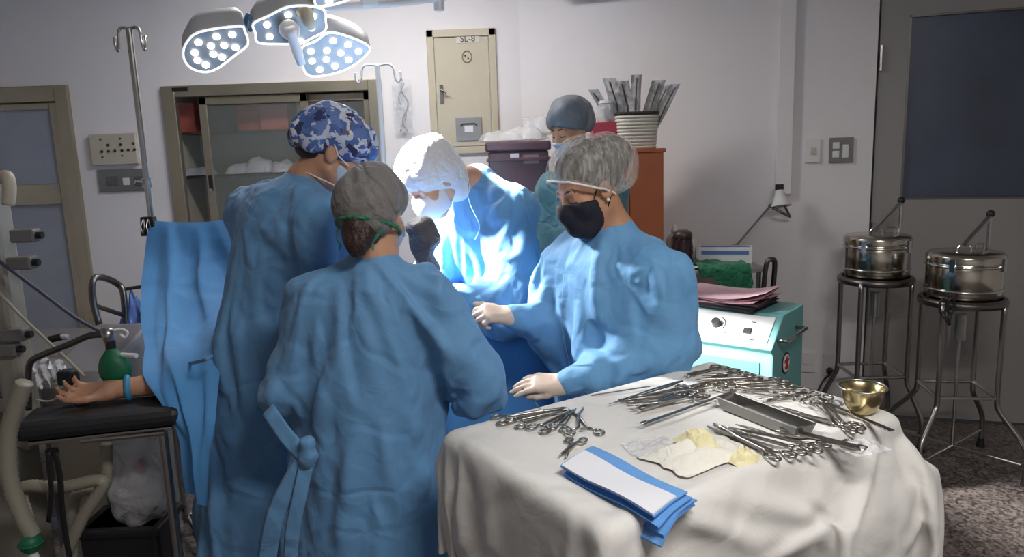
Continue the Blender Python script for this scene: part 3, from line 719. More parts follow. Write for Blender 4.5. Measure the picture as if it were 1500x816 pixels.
# red box with clear jar, left of the basket
ra = at(868, 195, 4.28); rb = at(904, 180, 4.28)
o = thing('red_container', 'red plastic container left of the white basket', 'container', ((ra[0] + rb[0]) / 2, 4.36, zc))
MB().mm((ra[0], 4.28, zc), (rb[0], 4.42, at(885, 179, 4.28)[2])).build('body', 'red', o, bevel=.006)
q = at(889, 160, 4.35); zt = at(885, 179, 4.28)[2]
o = thing('plastic_jar', 'clear plastic jar standing on the red container', 'jar', (q[0], 4.35, zt))
MB().lathe((q[0], 4.35, zt), [(.0, .0), (.055, .0), (.06, .02), (.06, .085), (.05, .1), (.05, .11)], 20).build('body', 'plastic', o, smooth=True)
MB().cyl((q[0], 4.35, zt + .105), (q[0], 4.35, zt + .12), .053, n=20).build('lid', 'white', o)
# plum crates on a low steel cabinet, with film-wrapped packs on top
ca, cb = at(712, 215, 4.3)[0], at(806, 215, 4.3)[0]; cz1 = at(760, 207, 4.3)[2]
o = thing('steel_cabinet', 'grey steel cabinet under the plum crate in the far corner', 'cabinet', ((ca + cb) / 2, 4.5, 0))
MB().mm((ca - .03, 4.3, 0), (cb + .02, 4.72, cz1 - .36)).build('carcass', 'greyplate', o, bevel=.004)
MB().mm((ca - .02, 4.285, .05), (cb + .01, 4.3, cz1 - .38)).build('door', 'greyplate', o, bevel=.003)
o = thing('storage_crate', 'plum plastic storage crate in the far corner behind the surgeon', 'crate', ((ca + cb) / 2, 4.5, cz1 - .36))
MB().mm((ca + .01, 4.31, cz1 - .36), (cb - .01, 4.68, cz1 - .055)).build('body', 'plum', o, bevel=.01)
MB().mm((ca - .005, 4.295, cz1 - .055), (cb + .005, 4.695, cz1)).build('lid', 'plum', o, bevel=.012)
MB().mm((ca, 4.29, cz1 - .11), (cb, 4.31, cz1 - .09)).build('rib', 'plum', o, bevel=.004)
q = at(778, 233, 4.3); MB().mm((q[0] - .045, 4.303, q[2] - .025), (q[0] + .045, 4.312, q[2] + .025)).build('handle_recess', mat('plum_pale', (.25, .16, .15), .5), o)
q = at(755, 230, 4.3); MB().mm((q[0] - .03, 4.303, q[2] - .02), (q[0] + .02, 4.312, q[2] + .02)).build('paper_label', 'paper', o)
for k, (dx, sx, h, rz) in enumerate(((.08, .24, .05, .2), (.22, .26, .07, -.2), (.30, .2, .09, .1))):
    packet((ca + dx, 4.45 + .04 * k, cz1 + .03 * (k == 2)), (sx, .26, h), rz, ('leftmost', 'middle', 'rightmost')[k] + ' film-wrapped supply pack lying on the plum crate', 'plastic', 'packs on the plum crate')

# small steel side table with bottles, box and green cloth
tz = at(1060, 388, 4.2)[2]; xa, xb = at(985, 388, 4.1)[0], at(1118, 388, 4.1)[0]
o = thing('side_table', 'small steel side table with bent tube legs by the right wall', 'table', ((xa + xb) / 2, 4.25, 0))
MB().mm((xa, 4.05, tz - .025), (xb, 4.48, tz)).build('table_top', 'steel', o, bevel=.004)
for x in (xa + .03, xb - .03):
    for y in (4.08, 4.45): MB().cyl((x, y, 0), (x, y, tz - .02), .013, n=10).build('leg', 'steel', o)
MB().mm((xa + .02, 4.08, .3), (xb - .02, 4.45, .315)).build('lower_shelf', 'steel', o)
q = at(1117, 385, 4.06); MB().tube([(xb - .01, 4.06, tz - .15), (xb - .0, 4.05, tz + .02), (xb + .03, 4.05, tz + .045), (xb + .05, 4.06, tz + .02), (xb + .05, 4.08, tz - .13)], .014, 8, smooth=4).build('push_handle', 'dark_steel', o, smooth=True)
q = at(1010, 0, 4.12)
def bottle(nm, label, x, y, r, h, m, cap, mcap):
    o = thing(nm, label, 'bottle', (x, y, tz))
    MB().lathe((x, y, tz), [(0, 0), (r, 0), (r, h * .68), (r * .9, h * .75), (r * .32, h * .86), (r * .3, h * .9), (0, h * .9)], 18).build('body', m, o, smooth=True)
    MB().lathe((x, y, tz + h * .88), [(0, 0), (r * .42, 0), (r * .38, .02), (r * .12, cap), (0, cap)], 12).build('nozzle', mcap, o, smooth=True)
bottle('spray_bottle', 'white nozzle bottle on the side table behind the dark jar', at(988, 340, 4.3)[0], 4.3, .045, .21, 'white', .05, 'white')
bottle('squeeze_bottle', 'short white bottle right of the dark jar on the side table', at(1010, 340, 4.35)[0], 4.36, .04, .17, 'white', .03, 'white')
q = at(1000, 350, 4.17)
o = thing('dark_jar', 'round dark brown glass jar on the side table', 'jar', (q[0], 4.17, tz))
MB().lathe((q[0], 4.17, tz), [(0, 0), (.055, 0), (.058, .02), (.058, .11), (.052, .16), (.05, .165), (0, .165)], 22).build('body', mat('brown_glass', (.03, .016, .018), .12), o, smooth=True)
MB().lathe((q[0], 4.17, tz + .165), [(0, 0), (.053, 0), (.053, .03), (.03, .045), (0, .045)], 22).build('lid', mat('dark_lid', (.06, .04, .04), .35), o, smooth=True)
q = at(1068, 362, 4.22); a_ = .25
axb = np.stack([V(math.cos(-.28), math.sin(-.28), 0), V(-math.sin(-.28), math.cos(-.28), 0), V(0, 0, 1)])
o = thing('supply_box', 'white carton with blue lettering band on the side table', 'box', (q[0], 4.28, tz))
MB().box((q[0], 4.30, tz + .045), (.30, .13, .09), axb).build('carton', 'white', o, bevel=.003)
MB().box(V(q[0], 4.30, tz + .064) - axb[1] * .0655, (.26, .002, .022), axb).box((q[0], 4.30, tz + .0905), (.27, .05, .002), axb).build('blue_band', 'ltblue', o)
# green cloth thrown over the table edge
q0 = at(1022, 388, 4.06)[0]; q1 = at(1098, 388, 4.06)[0]; P = []
for i in range(22):
    u = i / 21; row = []
    for j in range(20):
        v = j / 19; x = q0 + (q1 - q0) * u
        nz = noise.noise(Vector((u * 4, v * 4, 3.3))); nz2 = noise.noise(Vector((u * 9, v * 7, 8.1)))
        drop = .18 * max(0, 1 - abs(u - .72) * 2.6) + .05
        if v < .55: y = 4.30 - .26 * v / .55; z = tz + .012 + .03 * max(0, nz + .35) + .012 * abs(nz2)
        else: t = (v - .55) / .45; y = 4.04 - .008 - .015 * max(0, nz2); z = tz + .012 - drop * t + .012 * (1 - t) * abs(nz2); x += (.03 * math.sin(6 * u + 2 * t)) * t * .5
        row.append((x, y, z))
    P.append(row)
o = MB().grid(P).build('green_cloth', 'green', loc=(q0, 4.2, tz), smooth=True, subsurf=1); tag(o, 'crumpled green cloth hanging over the side table edge', 'cloth')
q = at(1012, 392, 4.1)
tag(MB().grid([[(q[0] - .07 + .14 * i / 8, 4.09 + .08 * j / 6, tz + .006 + .02 * abs(noise.noise(Vector((i * .6, j * .7, 1.1))))) for j in range(7)] for i in range(9)]).build('paper_wipe', 'paper', loc=(q[0], 4.1, tz), smooth=True), 'crumpled white wipe beside the green cloth on the side table', 'wipe')
# articulated lamp clamped to the table, white head against the wall
hd = on_wr(1141, 300, .12); bs = V(at(1082, 350, 4.3)[0], 4.36, tz)
o = thing('desk_lamp', 'thin-armed lamp with a small white head beside the wall', 'lamp', tuple(bs))
MB().cyl(bs, bs + V(0, 0, .09), .018).build('clamp', 'dark_steel', o)
MB().tube([bs + V(0, 0, .08), hd + V(-.03, 0, .02)], .006, 8).build('arm', 'dark_steel', o)
ax_ = nrm(V(.05, -.25, -1))
MB().lathe(hd + V(0, 0, .09), [(.0, 0), (.022, 0), (.03, .03), (.055, .09), (.06, .1)], 20, axis=ax_).build('shade', 'white', o, smooth=True)
MB().cyl(hd + V(0, 0, .12), hd + V(0, 0, .085), .024, n=14).build('lamp_cap', 'black', o)
MB().tube([hd + V(-.06, 0, .0), hd + V(.0, -.03, -.04), hd + V(.075, .02, -.075)], .008, 8, smooth=3).tube([hd + V(.03, 0, .0), hd + V(.075, .02, -.075)], .007, 8).build('bracket', 'dark_steel', o)

# ------------------------------------------------------------------ teal diathermy unit on a trolley
UX = nrm(V(.78, -.62, 0)); UY = V(-UX[1], UX[0], 0)           # along its front, and away from the camera
UA = np.stack([UX, UY, V(0, 0, 1)])
ur = at(1133, 500, 3.25); uo = V(ur[0], ur[1], 0)                 # lower right front corner on plan
uzt = at(1150, 455, 3.45)[2]
wid, dep, hgt = .62, .42, .50
o = thing('diathermy_unit', 'teal medical unit with a white control panel and red round sticker', 'medical unit', tuple(uo - UX * wid / 2 + UY * dep / 2))
prof = [(0, uzt - hgt), (0, uzt - .155), (-.02, uzt - .13), (.13, uzt), (dep, uzt), (dep, uzt - hgt)]
poly = [uo + UY * y + V(0, 0, z) for y, z in prof]
MB().prism(poly, -UX * wid).build('casing', 'teal', o, bevel=.006)
mb = MB(); n_ = nrm(np.cross(-UX, UY * .15 + V(0, 0, .13)));
n_ = n_ if n_ @ V(0, -1, 0) > 0 else -n_
pc = lambda s, t: uo - UX * s + UY * (-.02 + .15 * t) + V(0, 0, uzt - .13 + .13 * t) + n_ * .001
mb.prism([pc(.03, .1), pc(.03, .9), pc(wid - .03, .9), pc(wid - .03, .1)], n_ * .004).build('control_panel', 'white', o, bevel=.002)
q = pc(.29, .52); kn = MB().cyl(q, q + n_ * .03, .024, .02, n=18).build('knob', 'black', o, bevel=.002)
MB().tube([q + n_ * .006 + (UX * math.cos(t) + np.cross(n_, UX) * math.sin(t)) * .042 for t in np.linspace(-.6, 1.2, 8)], .0025, 5).build('dial_mark', 'ink', o)
q = pc(.135, .42); MB().box(q + n_ * .006, (.035, .03, .012), np.stack([UX, np.cross(n_, UX), n_])).build('rocker_switch', 'black', o)
MB().prism([pc(wid - .05, .55), pc(wid - .05, .85), pc(.42, .85), pc(.36, .55)], n_ * .0055).build('pink_legend', 'pink', o)
for s, t in ((.1, .2), (.12, .7), (.24, .3)): q = pc(s, t); MB().box(q + n_ * .005, (.02, .006, .002), np.stack([UX, np.cross(n_, UX), n_])).build('panel_print', 'ink', o)
hz_ = uzt - .1
MB().tube([uo + UY * .05 + UX * .0 + V(0, 0, hz_), uo + UY * .05 + UX * .045 + V(0, 0, hz_), uo + UY * .3 + UX * .05 + V(0, 0, hz_ + .01), uo + UY * .3 + V(0, 0, hz_ + .01)], .009, 8).build('side_handle', 'chrome', o, smooth=True)
q = uo + UY * .17 + UX * .001 + V(0, 0, uzt - .235)
MB().cyl(q, q + UX * .003, .052, n=24).build('sticker', 'ink', o)
MB().cyl(q + UX * .003, q + UX * .005, .043, n=24).build('sticker_face', 'paper', o)
MB().box(q + UX * .006, (.003, .02, .06), UA).box(q + UX * .006 + V(0, 0, .012), (.003, .055, .014), UA).box(q + UX * .006 + V(0, 0, -.018), (.003, .045, .012), UA).build('sticker_sign', mat('sign_red', (.5, .04, .03), .5), o)
MB().prism([uo - UX * .06 - UY * .002 + V(0, 0, uzt - .2), uo - UX * .06 - UY * .002 + V(0, 0, uzt - hgt + .05), uo - UX * (wid - .05) - UY * .002 + V(0, 0, uzt - hgt + .05), uo - UX * (wid - .05) - UY * .002 + V(0, 0, uzt - .2)], -UY * .004).build('front_plate', mat('teal_dark', (.11, .33, .35), .4), o)
tzt = uzt - hgt
tr = thing('unit_trolley', 'steel trolley under the teal unit', 'trolley', tuple(uo - UX * wid / 2 + UY * dep / 2))
MB().box(uo - UX * wid / 2 + UY * dep / 2 + V(0, 0, tzt - .012), (wid + .03, dep + .03, .022), UA).build('shelf', 'steel', tr)
for s in (.02, wid - .02):
    for d in (.02, dep - .02):
        q = uo - UX * s + UY * d; MB().cyl(q + V(0, 0, .05), q + V(0, 0, tzt - .012), .014).cyl(q + V(-.012, 0, .028), q + V(.012, 0, .028), .028, n=12).build('leg', 'steel', tr)
# folders and pink sheets on the unit
zz = uzt + .001
fo = uo - UX * .33 + UY * .26
for k, (m, h, lab, rz) in enumerate((('black', .022, 'black folder under the pink sheets on the teal unit', -.05), ('plum', .016, 'dark plum folder between black folder and pink sheets on the teal unit', .06))):
    axf = np.array(Matrix.Rotation(math.atan2(UX[1], UX[0]) + rz, 3, 'Z')).T
    o = thing('folder', lab, 'folder', tuple(fo + V(0, 0, zz)))
    MB().box(fo + V(0, 0, zz + h * .1), (.42, .3, h * .2), axf).box(fo + V(0, 0, zz + h * .9), (.42, .3, h * .2), axf).box(fo - axf[0] * .208 + V(0, 0, zz + h / 2), (.004, .3, h), axf).build('cover', m, o, bevel=.001)
    MB().box(fo + V(0, 0, zz + h / 2) - axf[0] * .0, (.40, .28, h * .58), axf).build('pages', 'pink' if k else 'ink', o)
    zz += h + .001
for k in range(3):
    axf = np.array(Matrix.Rotation(math.atan2(UX[1], UX[0]) + (-.1, .08, -.02)[k], 3, 'Z')).T; P = []
    for i in range(9):
        P.append([fo + axf[0] * (-.22 + .44 * i / 8) + axf[1] * (-.16 + .32 * j / 6) + V(0, 0, zz + .02 * max(0, (i - 5) / 3) ** 2 * (k + 1) * .5 + .004 * math.sin(i * .8 + j + k)) for j in range(7)])
    tag(MB().grid(P).build('paper_sheet', 'pink', loc=tuple(fo + V(0, 0, zz)), smooth=True), ('lowest pink paper sheet on the teal unit', 'middle pink paper sheet on the teal unit', 'topmost pink paper sheet on the teal unit')[k], 'paper')
    zz += .007

MT['stand_steel'] = mat('stand_tube_steel', (.30, .29, .27), .3, 1.0)
# ------------------------------------------------------------------ drum stands
def drum_stand(cx, cy, rot, zr, r, lab_s, lab_d, spread=1.0):
    o = thing('drum_stand', lab_s, 'stand', (cx, cy, 0))
    c = V(cx, cy, 0)
    MB().lathe((cx, cy, zr), [(r + .006, -.025), (r + .028, -.022), (r + .03, .0), (r + .022, .012), (r + .006, .014)], 36).build('ring', 'dark_steel', o, smooth=True)
    for k in range(4):
        t = rot + k * math.pi / 2; d = V(math.cos(t), math.sin(t), 0); e = r + .022
        MB().tube([c + d * e + V(0, 0, zr), c + d * e + V(0, 0, zr - .25), c + d * e + V(0, 0, .40), c + d * (e + .02) + V(0, 0, .33), c + d * (e + .13 * spread) + V(0, 0, .2), c + d * (e + .15 * spread) + V(0, 0, .13), c + d * (e + .15 * spread) + V(0, 0, .03)], .0135, 10, smooth=4).build('leg', 'stand_steel', o, smooth=True)
        MB().cyl(c + d * (e + .15 * spread) + V(0, 0, 0), c + d * (e + .15 * spread) + V(0, 0, .05), .022, .016, n=12).build('rubber_foot', 'black', o)
        d2 = V(math.cos(t + math.pi / 2), math.sin(t + math.pi / 2), 0)
        MB().cyl(c + d * e + V(0, 0, .40), c + d2 * e + V(0, 0, .40), .009, n=8).build('shelf_rail', 'steel', o)
    for s in (0, 1):
        t = rot + s * math.pi / 2; d = V(math.cos(t), math.sin(t), 0); e = r + .15 * spread
        MB().cyl(c - d * e + V(0, 0, .1), c + d * e + V(0, 0, .1), .007, n=8).build('foot_rail', 'steel', o)
    MB().cyl((cx, cy, .1), (cx, cy, zr - .2), .008, n=10).cyl((cx, cy, zr - .21), (cx, cy, zr - .19), .028, n=16).cyl((cx, cy, zr - .19), (cx, cy, zr - .08), .026, n=16).build('pedal_rod', 'steel', o)
    t = rot + .6; d = nrm(V(.9, .45, 0)); b = c + d * (r + .012)
    MB().cyl(b + V(0, 0, zr), b + V(0, 0, zr + .40), .012, n=10).build('lever_post', 'steel', o)
    tip = c + V(-.02, -.02, zr + .275)
    MB().tube([b + V(.0, .0, zr + .415), b + V(0, 0, zr + .40), tip], .012, 8).build('lid_lever', 'steel', o)
    MB().ball(b + V(0, 0, zr + .41), .02).build('pivot', 'black', o, smooth=True)
    MB().tube([tip + V(.035 * math.cos(a), 0, -.03 + .035 * math.sin(a)) for a in np.linspace(0, 2 * math.pi, 16, endpoint=False)], .004, 6, True).build('chain_ring', 'chrome', o)
    dr = thing('sterilizing_drum', lab_d, 'drum', (cx, cy, zr - .09)); hz = .235
    z0 = zr - .012
    MB().lathe((cx, cy, z0), [(0, 0), (r - .02, 0), (r, .012), (r, hz), (r - .006, hz + .004)], 48).build('body', 'drum', dr, smooth=True)
    for h in (.07, .19): MB().lathe((cx, cy, z0 + h), [(r, -.007), (r + .006, -.004), (r + .006, .004), (r, .007)], 48).build('band', 'chrome', dr, smooth=True)
    ld = MB().lathe((cx, cy, z0 + hz), [(r + .003, -.03), (r + .004, .0), (r - .004, .012), (r * .5, .018), (0, .02)], 48).build('lid', 'drum', dr, smooth=True)
    MB().tube([(cx + .05, cy, z0 + hz + .018), (cx + .05, cy, z0 + hz + .05), (cx + .09, cy, z0 + hz + .05), (cx + .09, cy, z0 + hz + .018)], .004, 6).build('lid_handle', 'chrome', ld)
    for a in (-2.4, -1.0):
        d = V(math.cos(a), math.sin(a), 0)
        MB().box(c + d * (r + .008) + V(0, 0, z0 + hz - .035), (.016, .025, .06), np.stack([d, V(-d[1], d[0], 0), V(0, 0, 1)])).build('latch', 'chrome', dr)
    MB().mm((cx - r - .004, cy - .006, z0 + .02), (cx - r + .002, cy + .006, z0 + hz - .02)).build('seam_strip', 'dark_steel', dr)
    MB().lathe((cx, cy, zr), [(0, -.014), (r - .03, -.014)], 24).build('base_plate', 'drum', dr)
    return o, dr
zr1 = at(1283, 408, 4.0)[2]; zr2 = at(1410, 438, 3.65)[2]
c1_ = at(1283, 400, 4.02); drum_stand(c1_[0], 4.02, .75, zr1, .165, 'tall steel tube stand nearer the white wall', 'polished steel sterilizing drum on the stand nearer the white wall', .6)
c2_ = at(1410, 430, 3.66); drum_stand(c2_[0], 3.66, .62, zr2, .17, 'tall steel tube stand farther right, in front of the grey door', 'polished steel sterilizing drum farther right, in front of the grey door')
# black-handled scissors hanging from the right stand
q = at(1388, 450, 3.46)
o = thing('scissors', 'black-handled scissors hanging from the right-hand drum stand', 'scissors', tuple(q))
for s, tx in ((-1, -.022), (1, .016)):
    pts = [q + V(tx + .02 * math.cos(a) * .8, 0, .005 + .038 * math.sin(a)) for a in np.linspace(0, 2 * math.pi, 14, endpoint=False)]
    MB().tube(pts, .006, 8, True).tube([q + V(tx, 0, -.03), q + V(.012 - s * .004, 0, -.085)], .008, 8).build('handle', 'black', o, smooth=True)
    MB().prism([q + V(.01, .001 * s, -.08), q + V(.022, .001 * s, -.08), q + V(.016 + .006 * s, .001 * s, -.2)], V(0, .003, 0)).build('blade', 'steel', o)

# ------------------------------------------------------------------ people
SIMS = []
def sim_collider(verts, faces, coll):
    me = bpy.data.meshes.new('collider'); me.from_pydata(np.asarray(verts).tolist(), [], [list(map(int, f)) for f in faces]); me.validate()
    o = bpy.data.objects.new('collider', me); COL.objects.link(o); coll.objects.link(o)
    o.modifiers.new('c', 'COLLISION'); o.collision.thickness_outer = .006; o.collision.cloth_friction = 12; o.collision.damping = .4
    return o
def add_sim(o, coll, pins, mass=.15, tens=20, bend=.8, shrink=0.0, press=0.0, dist=.006):
    vg = o.vertex_groups.new(name='pin'); vg.add([int(i) for i in pins], 1, 'REPLACE')
    m = o.modifiers.new('cloth', 'CLOTH'); s = m.settings
    s.mass = mass; s.quality = 4; s.tension_stiffness = tens; s.compression_stiffness = tens; s.shear_stiffness = tens * .5; s.bending_stiffness = bend; s.air_damping = 2
    s.vertex_group_mass = 'pin'; s.shrink_min = shrink; s.shrink_max = shrink
    cs = m.collision_settings; cs.distance_min = dist; cs.collision_quality = 2; cs.collection = coll
    SIMS.append((o, coll))
def run_sims(frames):
    sc.frame_start = 1; sc.frame_end = frames
    for o, c in SIMS: o.modifiers['cloth'].point_cache.frame_end = frames
    for f in range(1, frames + 1): sc.frame_set(f)
    dg = bpy.context.evaluated_depsgraph_get()
    new = [(o, bpy.data.meshes.new_from_object(o.evaluated_get(dg))) for o, c in SIMS]
    for o, me in new:
        o.modifiers.clear(); o.data = me; me.shade_smooth()
        s = o.modifiers.new('sub', 'SUBSURF'); s.levels = 1; s.render_levels = 1
    for c in {c for o, c in SIMS}:
        for q in list(c.objects): bpy.data.objects.remove(q)
        bpy.data.collections.remove(c)
    sc.frame_set(1)
def vnormals(v, q):
    n = np.zeros_like(v); q = np.asarray(q)
    fn = np.cross(v[q[:, 2]] - v[q[:, 0]], v[q[:, 3]] - v[q[:, 1]])
    for k in range(4): np.add.at(n, q[:, k], fn)
    return n / (np.linalg.norm(n, axis=1)[:, None] + 1e-12)
def rumple(v, q, amp, sc3, seed=0.0, ridge=False):
    n = vnormals(v, q); z = np.array([noise.noise(Vector(p * np.asarray(sc3) + seed)) for p in v])
    if ridge: z = .5 - np.abs(z) * 2
    return v + n * (z * amp)[:, None]
def hframe(fwd, roll=0.0):
    f = nrm(fwd); u = V(0, 0, 1); u = nrm(u - f * (u @ f)); r = np.cross(f, u)
    if roll: r, u = r * math.cos(roll) + u * math.sin(roll), u * math.cos(roll) - r * math.sin(roll)
    return np.stack([r, f, u])
class Head:
    def __init__(self, c, fwd, s=1.0, roll=0.0): self.c = np.asarray(c, float); self.ax = hframe(fwd, roll); self.s = s
    def L(self, x, y, z): return self.c + self.ax.T @ (V(x, y, z) * self.s)
    def D(self, x, y, z): return self.ax.T @ V(x, y, z)
    def ell(self, S, c, r, k=.02, sub=False): S.ell(self.L(*c), np.asarray(r) * self.s, self.ax, k, sub)
    def cap(self, S, a, b, ra, rb=None, k=.02): S.cap(self.L(*a), self.L(*b), ra * self.s, (ra if rb is None else rb) * self.s, k)
    def prims(self, S):
        self.ell(S, (0, -.012, .035), (.074, .094, .088)); self.ell(S, (0, .032, -.045), (.057, .062, .078), .03)
        self.cap(S, (-.018, .068, -.102), (.018, .068, -.102), .018, k=.03)
        for s in (-1, 1):
            self.cap(S, (s * .055, .0, -.06), (s * .02, .06, -.105), .016, k=.03)
            self.ell(S, (s * .042, .058, -.035), (.024, .025, .026), .02)
        self.cap(S, (-.038, .078, .018), (.038, .078, .018), .012, k=.02)
        for s in (-1, 1): self.ell(S, (s * .032, .098, -.004), (.019, .016, .012), .012, True)
        for s in (-1, 1): self.ell(S, (s * .031, .075, -.004), (.015, .0145, .0125), .004)
        self.cap(S, (0, .086, .008), (0, .108, -.036), .008, .0125, .012)
        for s in (-1, 1): self.ell(S, (s * .012, .096, -.04), (.009, .011, .008), .008)
        self.cap(S, (-.018, .086, -.066), (.018, .086, -.066), .0075, k=.008); self.cap(S, (-.014, .085, -.078), (.014, .085, -.078), .0085, k=.008)
        for s in (-1, 1):
            self.ell(S, (s * .077, -.008, -.008), (.010, .022, .033), .008); self.ell(S, (s * .087, -.002, -.006), (.006, .012, .020), .006, True)
def hand_sdf(S, wr, y, z, side, curl=(.3, .35, .4), spread=.12, thumb=(.75, .75, -.25), s=1.0):
    """wr wrist, y along the hand, z out of its back, side +1 puts the thumb on +x"""
    y = nrm(y); z = nrm(z - y * (np.asarray(z) @ y)); x = np.cross(y, z) * side
    P = lambda a, b, c: np.asarray(wr) + (x * a + y * b + z * c) * s
    xs = (.028, .0095, -.0095, -.027); ln = (.074, .084, .077, .060); yb_ = (.086, .09, .086, .078)
    for i in range(4):
        S.cap(P(xs[i] * .6, .0, 0), P(xs[i], yb_[i], .002), .0165 * s, .0125 * s, .018)
        a = P(xs[i], yb_[i], .002); th = 0; sp = (1.5 - i) * spread
        for k, fr in enumerate((.45, .3, .25)):
            th += curl[k] * (1 + .12 * i); d = (y * math.cos(th) - z * math.sin(th)) * math.cos(sp) + x * math.sin(sp)
            b = a + d * ln[i] * fr * s; S.cap(a, b, (.0098 - .0009 * k) * s, (.0090 - .0012 * k) * s, .004); a = b
    t = nrm(x * thumb[0] + y * thumb[1] + z * thumb[2]); a = P(.02, .018, -.006)
    S.cap(P(.0, .01, 0), a, .016 * s, .015 * s, .015)
    b = a + t * .042 * s; S.cap(a, b, .0155 * s, .012 * s, .012)
    t2 = nrm(t + y * .5 - x * .25); c = b + t2 * .034 * s; S.cap(b, c, .012 * s, .0105 * s, .006)
    d = c + nrm(t2 + y * .3 - x * .2) * .026 * s; S.cap(c, d, .0105 * s, .009 * s, .005)

def person(label, head, neck, shR, shL, elR, elL, wrR, wrL, pelvis, bf, skin='skin', gown='gown', hem=.34, hemr=.27, chestr=.17, waistr=.18, seed=0.0, amp=.04, flat=.74, sleeve=.083, simulate=True, hip=None, gown_name='surgical_gown', shoulder=.078):
    neck, shR, shL, elR, elL, wrR, wrL, pelvis = [np.asarray(a, float) for a in (neck, shR, shL, elR, elL, wrR, wrL, pelvis)]
    bf = nrm(bf); side = nrm(shR - shL); sm = (shR + shL) / 2; up = nrm(neck - pelvis)
    chest = sm - up * .07; waist = (chest * .45 + pelvis * .55)
    base = V(pelvis[0], pelvis[1], 0)
    # ---- the body: one continuous skin surface
    S = SDF(); head.prims(S)
    S.cap(head.L(0, -.022, -.03), neck + up * .01, .056 * head.s, .056, .03); S.cap(neck + up * .01, neck - up * .05, .056, .08, .05)
    S.chain([chest, waist, pelvis], [.118, .108, .118], .06, (bf, .72))
    for sh, el, wr in ((shR, elR, wrR), (shL, elL, wrL)):
        S.cap(sm, sh, .07, .05, .05); S.chain([sh, el, wr], [.05, .038, .027], .03)
    fr = V(side[0], side[1], 0)
    for s in (-1, 1):
        h = pelvis + fr * s * .09; k = base + fr * s * .10 + bf * .03 + V(0, 0, .5); a = base + fr * s * .10 + V(0, 0, .09)
        S.chain([h, k, a], [.085, .055, .04], .05)
    v, q = S.mesh(.0075)
    body = mesh_obj('person', v, q, skin, smooth=True, loc=tuple(base)); tag(body, label, 'person')
    # ---- trousers and clogs
    S = SDF()
    for s in (-1, 1):
        h = pelvis + fr * s * .09; k = base + fr * s * .10 + bf * .03 + V(0, 0, .5); a = base + fr * s * .10 + V(0, 0, .10)
        S.chain([h, k, a], [.11, .082, .075], .05)
    v, q = S.mesh(.016, cut=[(V(0, 0, .10), V(0, 0, -1))]); mesh_obj('trousers', v, q, 'scrub', body, smooth=True)
    for s in (-1, 1):
        a = base + fr * s * .10; S = SDF().cap(a + V(0, 0, .045) - bf * .05, a + V(0, 0, .045) + bf * .14, .045, .048, .02).cap(a + V(0, 0, .06), a + V(0, 0, .09), .05, .048, .02)
        v, q = S.mesh(.01, cut=[(V(0, 0, .0), V(0, 0, -1))]); mesh_obj('clog', v, q, 'white', body, smooth=True)
    # ---- gown
    def gsdf(inner):
        g = SDF(); i = inner
        g.cap(neck + up * .035, neck - up * .04, .056 - i * .6, .092 - i, .05)
        g.cap(shR - up * .01, shL - up * .01, shoulder - i * .6, None, .06)
        g.chain([chest, waist, pelvis], [chestr - i, waistr - i * 1.2, waistr + .012 - i * 1.2], .08, (bf, flat))
        hc = V(pelvis[0], pelvis[1], hem) if hip is None else np.asarray(hip, float)
        g.cap(pelvis, hc, waistr + .012 - i * 1.2, hemr - i * 2, .08, (bf, flat))
        for sh, el, wr in ((shR, elR, wrR), (shL, elL, wrL)):
            g.chain([sh - up * .01, el, wr + nrm(el - wr) * .01], [sleeve - i * .8, sleeve - i * .9, .044 - i * .4], .05)
        return g
    v, q = gsdf(0).mesh(.0175, cut=[(V(0, 0, hem), V(0, 0, -1))])
    q = q[~np.all(v[q][:, :, 2] < hem + .009, 1)]
    used = np.unique(q); rem = np.full(len(v), -1); rem[used] = np.arange(len(used)); v = v[used]; q = rem[q]
    v0 = v.copy()
    keep = np.minimum(np.linalg.norm(v - neck, axis=1), np.minimum(np.linalg.norm(v - wrR, axis=1), np.linalg.norm(v - wrL, axis=1)))
    pins = np.nonzero((np.linalg.norm(v - (neck + up * .045), axis=1) < .075) | (np.minimum(np.linalg.norm(v - wrR, axis=1), np.linalg.norm(v - wrL, axis=1)) < .055))[0]
    v1 = rumple(v, q, amp * 1.1, (8, 8, 4), seed); v1 = rumple(v1, q, amp * .55, (17, 17, 9), seed + 5)
    wgt = np.clip((keep - .06) / .08, 0, 1)[:, None]; v = v0 * (1 - wgt) + v1 * wgt
    g = mesh_obj(gown_name, v + 0.0, q, gown, None, smooth=True)
    if simulate:
        coll = bpy.data.collections.new('colliders')
        cv, cq = gsdf(.034).mesh(.026); sim_collider(cv, cq, coll)
        add_sim(g, coll, pins)
    else:
        s = g.modifiers.new('sub', 'SUBSURF'); s.levels = 1; s.render_levels = 1
    g.parent = body; g.matrix_parent_inverse = Matrix.Translation(-Vector(base))
    BASE[g.name] = np.eye(4)
    return body, g
def glove(body, wr, y, z, side, el, curl=(.3, .35, .4), m='glove', **k):
    S = SDF(); hand_sdf(S, wr, y, z, side, curl, **k)
    a = nrm(np.asarray(el) - np.asarray(wr)); S.cap(wr, np.asarray(wr) + a * .055, .029, .042, .02)
    v, q = S.mesh(.0042); return mesh_obj('glove', v, q, m, body, smooth=True)
def shell(body, name, S, h, m, cut=(), amp=0, sc3=(30, 30, 30), seed=0, fn=None, sub=0):
    v, q = S.mesh(h, cut=cut, fn=fn)
    if amp: v = rumple(v, q, amp, sc3, seed)
    return mesh_obj(name, v, q, m, body, smooth=True, subsurf=sub)
def ribbon(body, name, pts, w, m, face, smooth=5): return MB().tube(pts, w, 8, flat=(face, .09), smooth=smooth).build(name, m, body, smooth=True)

